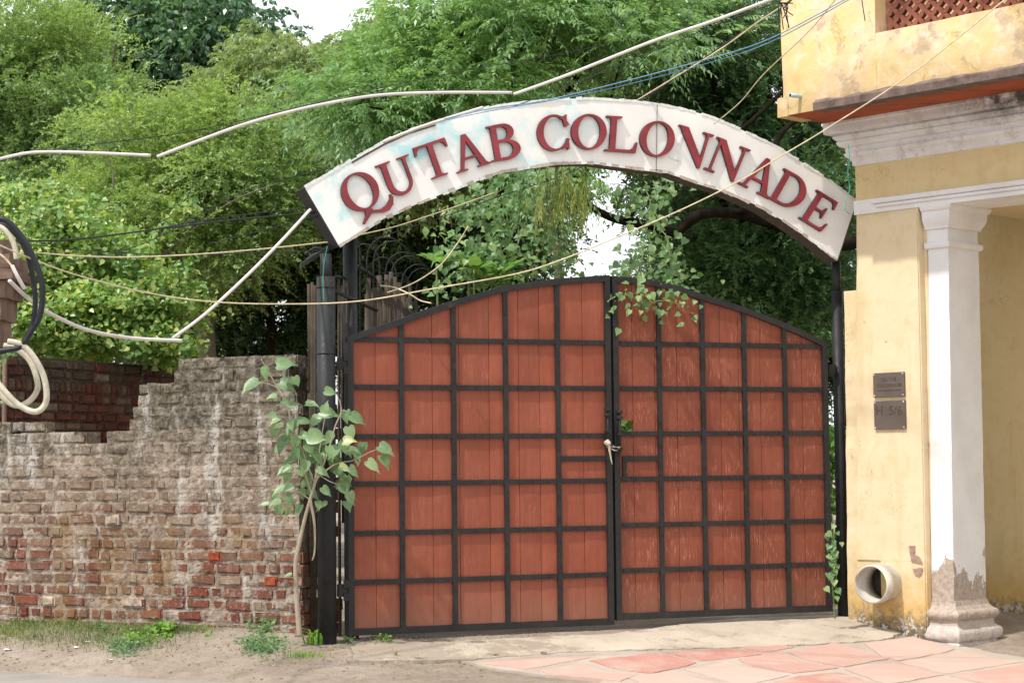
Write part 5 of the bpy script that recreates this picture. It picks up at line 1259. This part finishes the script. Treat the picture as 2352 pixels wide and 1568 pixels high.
# small creeper beside the right post
sc2 = empty('climber', loc=(*at(1915, 1400, 14.9)[:2], 0), label='small leafy climber between the right gate leaf and the yellow wall', cat='vine')
for i in range(30):
    y = rp.choice([rp.gauss(1260, 24), rp.gauss(1285, 20), rp.uniform(1200, 1400)]); p = at(1914 + rp.gauss(0, 8), y, 14.85); put_leaf(rp.choice(HL), sc2, p, .058 * rp.uniform(.6, 1.15), Vector((rp.uniform(-.7, .7), -.3, -.6)), Vector((rp.uniform(-.5, .5), -1, .8)))
tubes('stem', [(catmull([at(x, y, 14.88) - sc2.location for x, y in ((1918, 1420), (1912, 1330), (1916, 1250), (1912, 1180))]), .005)], mt['stem_g'], sc2, 5)
o = empty('bush', loc=(*tx(1905, 17.5), 0), label='leafy bush glimpsed through the slit right of the gate', cat='bush')
P, D, _ = crown_points([blob(1905, 1050, 40, 150, 17.5, .4), blob(1905, 1330, 40, 120, 17.5, .4), blob(1410, 1150, 60, 360, 17.8, .4), blob(1445, 982, 40, 40, 17.2, .3), blob(1445, 982, 40, 40, 17.0, .3)], 2600, 10, .1, .1, 2)
broad_leaves('foliage', P - np.array(o.location), .09, mt['lf_plum'], o); tubes('stem', [([Vector((0, 0, 0)), Vector((0, 0, 1.4))], .02)], mt['stem_g'], o, 5)

# ------------------------------------------------------------------ spiked iron fence and bamboo behind the gate post
A = at(819, 612, 14.6); B = at(960, 722, 18.6)
fn = empty('spiked_fence', loc=(A.x, A.y, 0), label='black iron fence with hooked spike tops and bamboo slats running back from the gate post', cat='fence')
d = Vector((B.x - A.x, B.y - A.y, 0)); Lf = d.length; d.normalize(); zr = A.z
lo = lambda p: Vector(p) - fn.location
tube('rail', [lo((A.x, A.y, zr)), lo((B.x, B.y, zr + .02))], .022, mt['metal2'], fn, 4)
tube('rail', [lo((A.x, A.y, 1.0)), lo((B.x, B.y, 1.0))], .022, mt['metal2'], fn, 4)
for k in range(11):
    p = Vector((A.x, A.y, 0)) + d * (.05 + k * (Lf / 11)) + Vector((.02, 0, 0)); top_ = zr + random.uniform(.10, .16)
    s_ = 1 if k % 3 else -.8
    arc = [lo((p.x, p.y, .1)), lo((p.x, p.y, top_))] + [lo((p.x + s_ * .15 * (1 - math.cos(R(a))), p.y - .03 * math.sin(R(a)), top_ + .17 * math.sin(R(a)))) for a in (25, 50, 75, 100, 120)] + [lo((p.x + s_ * .33, p.y, top_ + .06))]
    tube('spike', arc, lerp_r(.0085, .004, len(arc)), mt['metal2'], fn, 6)
for k in range(26):
    p = Vector((A.x, A.y, 0)) + d * (.02 + k * (Lf / 26)) + Vector((.06, 0, 0)); t_ = zr + random.uniform(-.25, .16)
    tube('bamboo_slat', [lo((p.x, p.y, .05)), lo((p.x + random.uniform(-.01, .01), p.y, t_ * .5)), lo((p.x + random.uniform(-.02, .02), p.y, t_))], random.uniform(.016, .026), mt['bamboo'], fn, 6)
fs2 = empty('bamboo_screen', loc=(*at(714, 900, 14.1)[:2], 0), label='few dry bamboo slats standing just left of the thick gate post', cat='fence')
for x, y0, y1 in ((709, 652, 900), (717, 648, 1460), (723, 655, 1460), (713, 700, 1460), (778, 640, 1460), (785, 655, 1200), (797, 645, 1450)):
    tube('bamboo_slat', [at(x + 3, y1, 14.15) - fs2.location, at(x + 1, (y0 + y1) / 2, 14.15) - fs2.location, at(x, y0, 14.15) - fs2.location], .013, mt['bamboo'], fs2, 6)
for k, (x, y) in enumerate(((725, 585), (705, 590))):
    q = [at(752, 600, 14.2), at(742, 575, 14.2), at(722, 570, 14.2), at(700, 585, 14.2)]; tube('spike', catmull([p + Vector((0, .1 * k, -.03 * k)) - fs2.location for p in q]), .009, mt['metal2'], fs2, 6)

# ------------------------------------------------------------------ cables and conduits
def line(name, label, pts, r, mat, cat='cable', group=None, n=8, sag=0):
    P = [at(*p) for p in pts]; o0 = P[0].copy(); path = catmull([p - o0 for p in P], n)
    o = tube(name, path, r, mat, None, 7); o.location = o0; tag(o, label, cat, group); return o
CO = 'white plastic conduits strung on a cable'
line('conduit', 'white conduit length nearest the left edge, above the creeper', [(-20, 370, 12), (60, 352, 12), (130, 349, 12), (230, 352, 12), (346, 357, 12)], .010, mt['conduit'], 'conduit', CO)
line('conduit', 'long arched white conduit from the feathery tree to above the middle of the sign', [(361, 360, 12), (460, 322, 12.1), (560, 286, 12.2), (660, 258, 12.3), (760, 236, 12.4), (870, 219, 12.5), (1000, 213, 12.6), (1176, 213, 12.7)], .0105, mt['conduit'], 'conduit', CO, 10)
line('cable', 'dark cable riding on top of the long arched conduit', [(300, 352, 12.05), (361, 356, 12.05), (460, 318, 12.15), (560, 282, 12.25), (660, 254, 12.35), (760, 232, 12.45), (870, 215, 12.55), (1000, 209, 12.65), (1176, 209, 12.75)], .0035, mt['cable_b'], n=10)
line('conduit', 'straight white conduit climbing from above the sign to the house corner', [(1180, 217, 12.7), (1300, 174, 12.6), (1500, 95, 12.5), (1640, 48, 12.4), (1790, -8, 12.3)], .0105, mt['conduit'], 'conduit', CO)
line('conduit', 'sagging white conduit in front of the creeper and low at the left', [(22, 645, 10.6), (70, 690, 10.9), (120, 722, 11.3), (200, 757, 11.7), (300, 776, 12.2), (418, 782, 12.4)], .0115, mt['conduit'], 'conduit', CO)
line('conduit', 'white conduit rising steeply to the left end of the sign', [(396, 777, 12.4), (470, 722, 12.6), (560, 640, 12.8), (640, 560, 13), (713, 481, 13.2)], .0105, mt['conduit'], 'conduit', CO)
line('conduit', 'white conduit lying along the top rim of the sign', [(880, 326, 13.9), (960, 294, 14), (1040, 268, 14.05), (1109, 247, 14.1)], .012, mt['conduit'], 'conduit', CO)
line('conduit', 'short white conduit stub at the left pillar', [(28, 610, 10.5), (42, 638, 10.5), (56, 662, 10.55)], .011, mt['conduit'], 'conduit', CO)
line('cable', 'long pale tan cable sweeping across the whole picture in front of gate and sign', [(-20, 555, 10.5), (89, 601, 10.8), (185, 634, 11.2), (332, 671, 11.8), (476, 692, 12), (640, 698, 12.2), (820, 692, 12.3), (1000, 662, 12.4), (1180, 630, 12.5), (1280, 600, 12.5), (1400, 552, 12.5), (1560, 484, 12.5), (1700, 415, 12.5), (1800, 355, 12.5), (1900, 295, 12.5), (2100, 165, 12.4), (2330, -18, 12.3)], .0045, mt['cable_tan'], n=6)
line('cable', 'tan cable dipping to the lower left corner of the sign', [(50, 577, 11.6), (185, 588, 12), (320, 590, 12.4), (480, 582, 12.8), (620, 570, 13.2), (752, 556, 13.6)], .0045, mt['cable_tan'])
line('cable', 'tan cable emerging under the Q of the sign towards the vine', [(800, 545, 14.6), (837, 537, 14.6), (910, 520, 14.8), (987, 495, 15), (1060, 470, 15.2), (1135, 443, 15.4)], .005, mt['cable_tan'])
line('cable', 'loose tan cable end curling over the left gate leaf', [(874, 656, 14.3), (905, 660, 14.2), (940, 675, 14.1), (965, 690, 14.1), (990, 696, 14.05)], .0055, mt['cable_tan'])
line('cable', 'pair of tan cables dropping from the vine behind the fence', [(890, 672, 14.8), (950, 650, 15), (1010, 610, 15.2), (1050, 560, 15.4), (1075, 520, 15.5)], .005, mt['cable_tan'])
line('cable', 'thick black cable crossing the creeper to the sign', [(-20, 552, 12), (100, 553, 12.2), (200, 547, 12.4), (400, 521, 13), (560, 503, 13.4), (730, 488, 14)], .006, mt['cable_b'])
line('cable', 'thin black cable just above the thick black one', [(330, 530, 13), (480, 504, 13.4), (620, 486, 13.8), (740, 474, 14)], .0035, mt['cable_b'])
line('cable', 'thin black cable ending under the thick one at the sign', [(480, 560, 13), (600, 530, 13.5), (740, 494, 14)], .0035, mt['cable_b'])
line('cable', 'thin black wire low over the creeper', [(30, 556, 12), (200, 575, 12.4), (400, 585, 13), (620, 580, 13.5), (760, 572, 14)], .0035, mt['cable_b'])
line('cable', 'fine black wire rising across the feathery trees behind the long conduit', [(-10, 362, 13), (230, 330, 13.4), (420, 305, 13.8), (620, 262, 14.2), (860, 205, 14.6), (1080, 160, 15), (1280, 126, 15.2), (1420, 95, 15.4)], .003, mt['cable_b'])
line('cable', 'fine black wire from the creeper up to the top left corner of the sign', [(0, 620, 13), (300, 570, 13.2), (560, 440, 14), (700, 400, 14.4), (770, 385, 14.6)], .003, mt['cable_b'])
line('cable', 'black wire under the tan one, curving up beneath the sign', [(860, 548, 15), (950, 520, 15.2), (1040, 490, 15.4), (1150, 450, 15.6), (1300, 400, 15.8), (1420, 340, 15.8)], .004, mt['cable_b'])
line('cable', 'black wire running beside the straight conduit above the sign', [(1176, 246, 14.3), (1300, 200, 14), (1480, 125, 13.8), (1660, 52, 13.5), (1830, -12, 13.2)], .0035, mt['cable_b'])
line('cable', 'pale blue cable lying on the sign rim and rising to the house corner', [(1020, 273, 14), (1130, 249, 14), (1250, 231, 14), (1400, 196, 13.8), (1600, 143, 13.5), (1760, 93, 13.2), (1940, 0, 12.9), (1975, -20, 12.8)], .0038, mt['cable_blue'], group='blue cables over the sign')
line('cable', 'second pale blue cable, a little under the other one above the sign', [(1025, 276, 14), (1140, 252, 14), (1260, 232, 14), (1410, 202, 13.8), (1610, 150, 13.5), (1765, 99, 13.2), (1950, 0, 12.9), (1985, -20, 12.8)], .0034, mt['cable_blue'], group='blue cables over the sign')
line('cable', 'tan cable rising from behind the sign to the knot at the house corner', [(1463, 231, 15), (1560, 172, 14.6), (1660, 110, 14.2), (1740, 52, 13.8), (1803, 10, 13.4), (1830, -20, 13.2)], .0055, mt['cable_tan'])
line('cable', 'black cable paired with the tan one up to the house corner', [(1470, 236, 15), (1570, 166, 14.6), (1668, 100, 14.2), (1745, 48, 13.8), (1806, 8, 13.4), (1840, -20, 13.2)], .0055, mt['cable_b'])
line('cable', 'single tan wire crossing the tree towards the upper wall', [(1640, 285, 15), (1700, 235, 14.6), (1755, 170, 14.2), (1860, 70, 13.6), (1930, -15, 13.2)], .004, mt['cable_tan'])
line('cable', 'black wire hanging down the upper yellow wall', [(1978, -15, 13.6), (1981, 10, 13.6), (1984, 30, 13.6), (1987, 49, 13.6)], .0035, mt['cable_b'])
line('cable', 'thin green wire hanging beside the house next to the sign end', [(1948, 330, 14.4), (1951, 360, 14.4), (1947, 400, 14.4), (1952, 432, 14.4), (1944, 455, 14.3), (1940, 478, 14.2), (1952, 492, 14.2)], .003, mt['green_wire'])
line('cable', 'thin green wire looping by the gate post under the sign', [(752, 566, 13.8), (745, 600, 13.8), (742, 640, 13.8), (744, 690, 13.8)], .003, mt['green_wire'])
kt = empty('cable_knot', loc=at(1803, 12, 13.3), label='tangle of black tie wire where the cables meet at the house corner', cat='knot')
tubes('tie', [(catmull([Vector((rng.uniform(-.03, .03), 0, rng.uniform(-.03, .03))), Vector((rng.uniform(-.05, .05), -.02, rng.uniform(-.05, .02))), Vector((rng.uniform(-.06, .06), 0, rng.uniform(-.20, .04)))]), .004) for _ in range(9)], mt['cable_b'], kt, 5)
c8 = lambda x, y, d=10.7: (x * .3042, 476.4 + y * .3042, d)
line('cable', 'outer loop of thick black cable hanging from the left pillar', [c8(-90, 100), c8(0, 88), c8(60, 108), c8(150, 200), c8(230, 330), c8(300, 500), c8(322, 650), c8(300, 820), c8(240, 925), c8(160, 1045), c8(60, 1075), c8(-60, 1090)], .017, mt['cable_b'], 'cable', 'coils on the left pillar')
line('cable', 'inner loop of thick black cable hanging from the left pillar', [c8(-90, 130, 10.8), c8(30, 132, 10.8), c8(130, 215, 10.8), c8(200, 340, 10.8), c8(240, 480, 10.8), c8(264, 640, 10.8), c8(262, 790, 10.8), c8(230, 920, 10.8), c8(150, 1040, 10.8), c8(-20, 1100, 10.8)], .015, mt['cable_b'], 'cable', 'coils on the left pillar')
line('hose', 'outer loop of cream hose hanging at the left edge before the dark wall', [c8(60, 1010), c8(160, 1032), c8(250, 1122), c8(325, 1260), c8(352, 1400), c8(335, 1495), c8(260, 1542), c8(130, 1482), c8(0, 1345), c8(-90, 1230)], .0175, mt['cable_cream'], 'hose', 'coils on the left pillar')
line('hose', 'inner loop of cream hose hanging at the left edge before the dark wall', [c8(30, 1040, 10.8), c8(120, 1065, 10.8), c8(220, 1150, 10.8), c8(275, 1280, 10.8), c8(280, 1380, 10.8), c8(220, 1462, 10.8), c8(130, 1497, 10.8), c8(40, 1450, 10.8), c8(-60, 1340, 10.8)], .0165, mt['cable_cream'], 'hose', 'coils on the left pillar')
line('hose', 'short curve of cream hose over the cap of the left pillar', [c8(-60, 140), c8(10, 150), c8(70, 210), c8(110, 290), c8(125, 390)], .016, mt['cable_cream'], 'hose', 'coils on the left pillar')
line('cable', 'yellowish cable drooping over the left pillar cap into the conduit stub', [(-20, 570, 10.5), (10, 592, 10.5), (28, 612, 10.5)], .0055, mt['cable_tan'])

# ------------------------------------------------------------------ stone gate pillar at the left edge
sp_ = empty('stone_pillar', loc=(*at(-45, 700, 11.0)[:2], 0), label='crumbling stone pillar with stepped cap at the left edge', cat='pillar')
kx = 11.0 / FPX
def blk(nm, x_r, y0, y1, jag=.012):
    half = (x_r + 45) * kx; z1 = 1.2 + (1082 - y0) * kx; z0 = 1.2 + (1082 - y1) * kx; bm = bmesh.new(); bbox(bm, -half, half, -half, half, z0, z1)
    bmesh.ops.subdivide_edges(bm, edges=bm.edges[:], cuts=5, use_grid_fill=True)
    for v in bm.verts: v.co += Vector((fbm(v.co.z * 9, v.co.y * 9, v.co.x * 9), fbm(v.co.x * 9, v.co.z * 9, 3), fbm(v.co.x * 9, v.co.y * 9, 7))) * jag
    from_bm(nm, bm, mt['stone'], sp_)
for a in (('cap_stone', 26, 558, 592), ('cap_stone', 42, 592.5, 628), ('cap_stone', 54, 628.5, 650), ('shaft_stone', 32, 650.5, 690), ('shaft_stone', 22, 690.5, 740), ('shaft_stone', 13, 740.5, 800), ('shaft_stone', -28, 800.5, 1300), ('shaft_stone', -30, 1300.5, 1660)): blk(*a)
rb = tube('iron_bar', [(0, 0, 0), (0, 0, -2.3)], .02, mt['rusty'], None, 8); rb.location = at(11, 780, 16.2); rb.rotation_euler = (0, 0, 0); tag(rb, 'rusty iron post standing between the two brick walls under the pink flowers', 'bar')
# flowering plant at the edge
fl = empty('flowering_plant', loc=at(5, 800, 11.6), label='little plant with pink flowers at the left pillar', cat='plant')
for i in range(70):
    y = rp.choice([rp.gauss(797, 13), rp.gauss(797, 13), rp.uniform(820, 930)]); x = rp.gauss(14, 16) if y < 830 else rp.gauss(-4, 6)
    put_leaf(rp.choice(HL), fl, at(x, y, 11.55 + rp.uniform(-.05, .1)), .035 * rp.uniform(.6, 1.2), Vector((rp.uniform(-1, 1), -.3, rp.uniform(-1, .3))), Vector((0, -1, 1)), .7)
for x, y in ((11, 784), (25, 783), (18, 794)):
    bm = bmesh.new(); c = at(x, y, 11.42) - fl.location
    for k in range(5):
        a = k * 1.2566; p = [c, c + Vector((math.cos(a - .5), -.1, math.sin(a - .5))) * .011, c + Vector((math.cos(a), -.3, math.sin(a))) * .016, c + Vector((math.cos(a + .5), -.1, math.sin(a + .5))) * .011]
        bm.faces.new([bm.verts.new(q) for q in p])
    from_bm('flower', bm, mt['flower'], fl)
tubes('stem', [(catmull([at(x, y, 11.6) - fl.location for x, y in q]), .004) for q in (((-20, 820), (5, 800), (25, 790)), ((-10, 940), (-2, 880), (5, 810)))], mt['stem_g'], fl, 5)

# ------------------------------------------------------------------ ground plants and litter
def gp(px, py):
    q = ghit(px, py); q.z = ground_z(q.x, q.y); return q
def grass(name, pts, n, h, w, mat, label=None, kind='stuff'):
    V = []; 
    for _ in range(n):
        x, y, sx, sy = pts[rng.integers(len(pts))]; q = gp(rng.normal(x, sx), rng.normal(y, sy)); hh = h * rng.uniform(.4, 1.2); a = rng.uniform(0, 6.28); ln = rng.uniform(.1, .9) * hh
        b = np.array([math.cos(a), math.sin(a), 0]); s = np.array([-b[1], b[0], 0]) * w; p = np.array(q)
        V += [p - s, p + s, p + b * ln * .4 + s * .7 + [0, 0, hh * .6], p + b * ln * .4 - s * .7 + [0, 0, hh * .6], p + b * ln * .4 - s * .7 + [0, 0, hh * .6], p + b * ln * .4 + s * .7 + [0, 0, hh * .6], p + b * ln + [0, 0, hh * .75] + s * .1, p + b * ln + [0, 0, hh * .75] - s * .1]
    o = raw_quads(name, np.array(V, dtype=np.float32), n * 2, mat); o['kind'] = kind
    return o
grass('grass', [(60, 1430, 60, 9), (150, 1440, 60, 8), (260, 1450, 50, 8), (330, 1450, 40, 8), (20, 1450, 40, 10), (200, 1428, 90, 6), (420, 1446, 40, 5), (120, 1465, 90, 10), (280, 1475, 70, 9)], 6400, .05, .0022, mt['grass'])
def weed(name, label, px, py, sx, sy, n, size, mat, h=.05, group=None):
    c = gp(px, py); o = empty(name, loc=c, label=label, cat='weed', group=group); k = 13.5 / FPX; P = []; L = []
    for _ in range(n):
        q = gp(rng.normal(px, sx), rng.normal(py, sy)); q.z += rng.uniform(.005, h); P.append(np.array(q))
        if rng.random() < .12: L.append(([Vector((q.x, q.y, q.z - .05)) - c, q - c], .0015))
    broad_leaves('foliage', np.array(P) - np.array(c), size, mat, o, (0, -.3, 1), .45)
    if L: tubes('stem', L, mt['stem_g'], o, 4, kind='stuff')
    return o
weed('weed', 'large mat of small round leaved weed at the wall foot near the sapling', 600, 1485, 26, 13, 620, .022, mt['weed'], .05)
weed('weed', 'upright clump of weed above the mat, against the bricks', 610, 1445, 20, 8, 160, .028, mt['weed'], .10)
weed('weed', 'straggly grey-green weed on bare soil left of the mat', 290, 1490, 26, 12, 420, .020, mt['weed'], .06)
weed('weed', 'leafy weed at the foot of the wall in the middle', 372, 1452, 18, 5, 70, .05, mt['grass_b'], .08)
weed('weed', 'small yellow-green creeping weed beside the straggly one', 320, 1468, 20, 7, 160, .022, mt['grass_b'], .04)
weed('seedling', 'first broad leaved seedling from the left against the wall', 103, 1423, 4, 2, 8, .06, mt['weed'], .07)
weed('seedling', 'second broad leaved seedling from the left, nearly touching the bricks', 152, 1424, 4, 2, 9, .06, mt['weed'], .08)
weed('seedling', 'seedling in the grass below a pale stained brick', 232, 1448, 6, 3, 16, .04, mt['weed'], .07)
weed('seedling', 'lone four leaved seedling on bare soil', 479, 1459, 3, 2, 7, .045, mt['grass_b'], .06)
weed('weed', 'little green sprig at the foot of the thick gate post', 800, 1475, 10, 3, 40, .025, mt['weed'], .05)
weed('weed', 'reddish sprig growing before the pale apron under the left gate leaf', 880, 1472, 10, 2, 30, .02, mt['grass_b'], .05)
def tuft(label, px, py, n, h, w, mat, spread=3):
    c = gp(px, py); o = empty('grass_tuft', loc=c, label=label, cat='grass'); V = []; F = []
    for _ in range(n):
        a = rng.uniform(0, 6.28); hh = h * rng.uniform(.5, 1.1); out = hh * rng.uniform(.3, 1.1); b = np.array([math.cos(a), math.sin(a), 0]); s = np.array([-b[1], b[0], 0]) * w; p0 = np.array([rng.normal(0, spread * .003), rng.normal(0, spread * .003), 0]); o_ = len(V)
        for t in (0, .35, .7, 1.0):
            m = p0 + b * out * t * t + np.array([0, 0, hh * (t - .35 * t ** 3)]); ww = (1 - t ** 3) * 1.0 + .02; V += [m - s * ww, m + s * ww]
        F += [(o_ + 2 * i, o_ + 2 * i + 1, o_ + 2 * i + 3, o_ + 2 * i + 2) for i in range(3)]
    from_py('foliage', V, F, mat, o); return o
tuft('arching broad bladed grass tuft at the foot of the thick gate post', 722, 1478, 26, .17, .008, mt['grass_b'], 14)
tuft('short bright grass tuft in front of the wall corner', 695, 1508, 130, .06, .0025, mt['grass_b'], 22)
tuft('thin grass sprig between the pale apron and the left gate leaf', 893, 1475, 18, .06, .003, mt['grass'], 8)
for i, (x, y, lab) in enumerate(((912, 1512, 'dry bare twiggy weed on the edge of the pale apron'), (967, 1520, 'tiny dry weed at the rim of the apron near the dirt'), (1138, 1512, 'dry tuft in the crack left of the red slabs'), (1250, 1508, 'dry tuft in the crack beside the first red slab'))):
    c = gp(x, y); o = empty('dry_weed', loc=c, label=lab, cat='weed', group='dry weeds along the apron')
    tubes('stem', [(catmull([Vector((0, 0, -.01)), Vector((rng.uniform(-.02, .02), 0, .03)), Vector((rng.uniform(-.06, .06), rng.uniform(-.03, .03), rng.uniform(.04, .10 if i == 0 else .04)))]), .0018) for _ in range(11)], mt['stem'], o, 4)
# litter: stones, leaves, paper
V = []; 
for _ in range(1100):
    q = gp(rng.uniform(-40, 1300), rng.choice([rng.uniform(1455, 1530), rng.uniform(1475, 1565)])); p = np.array(q) + [0, 0, .004]; a = rng.uniform(0, 6.28); l = rng.choice([rng.uniform(.003, .012), rng.uniform(.006, .024)]); w = l * rng.uniform(.2, .45); d = np.array([math.cos(a), math.sin(a), rng.uniform(-.2, .3)]) * l; s = np.array([-math.sin(a), math.cos(a), .2]) * w
    V += [p - d, p + s, p + d, p - s]
raw_quads('fallen_leaves', np.array(V, dtype=np.float32) + np.float32(0), 1100, mt['dead'])['kind'] = 'stuff'
bm = bmesh.new()
for _ in range(2300):
    if rng.random() < .6: x, y = rng.uniform(-40, 1250), rng.uniform(1450, 1545)
    else: x, y = rng.uniform(800, 1950), rng.uniform(1425, 1480) - 0
    if x > 800 and not (x < 1300 and y > 1500): y = 1462 - (x - 800) * .045 + rng.normal(6, 5)
    q = gp(x, y); r = abs(rng.normal(0, .0036)) + .0012
    bmesh.ops.create_icosphere(bm, subdivisions=1, radius=r, matrix=Matrix.Translation(q) @ Matrix.Diagonal((rng.uniform(.7, 1.6), rng.uniform(.7, 1.6), .6, 1)))
from_bm('pebbles', bm, m_simple('pebble', (.34, .27, .21), .95, .1, .4, 30, .5), kind='stuff')
for i, (x, y, w, lab) in enumerate(((200, 1475, .022, 'scrap of white paper left of the straggly weed'), (176, 1487, .022, 'folded scrap of white paper nearer the road'), (255, 1517, .018, 'pale crumpled scrap near the road edge'), (18, 1492, .035, 'pale torn wrapper at the left edge of the dirt'))):
    q = gp(x, y); bm = bmesh.new(); vs = [[bm.verts.new((w * (i_ / 3 - .5) * 1.6, w * (j / 3 - .5), .006 + .008 * rng.random())) for i_ in range(4)] for j in range(4)]
    for j in range(3):
        for k in range(3): bm.faces.new((vs[j][k], vs[j][k + 1], vs[j + 1][k + 1], vs[j + 1][k]))
    o = from_bm('litter', bm, mt['paper'], None); o.location = q; tag(o, lab, 'paper', 'litter on the dirt')
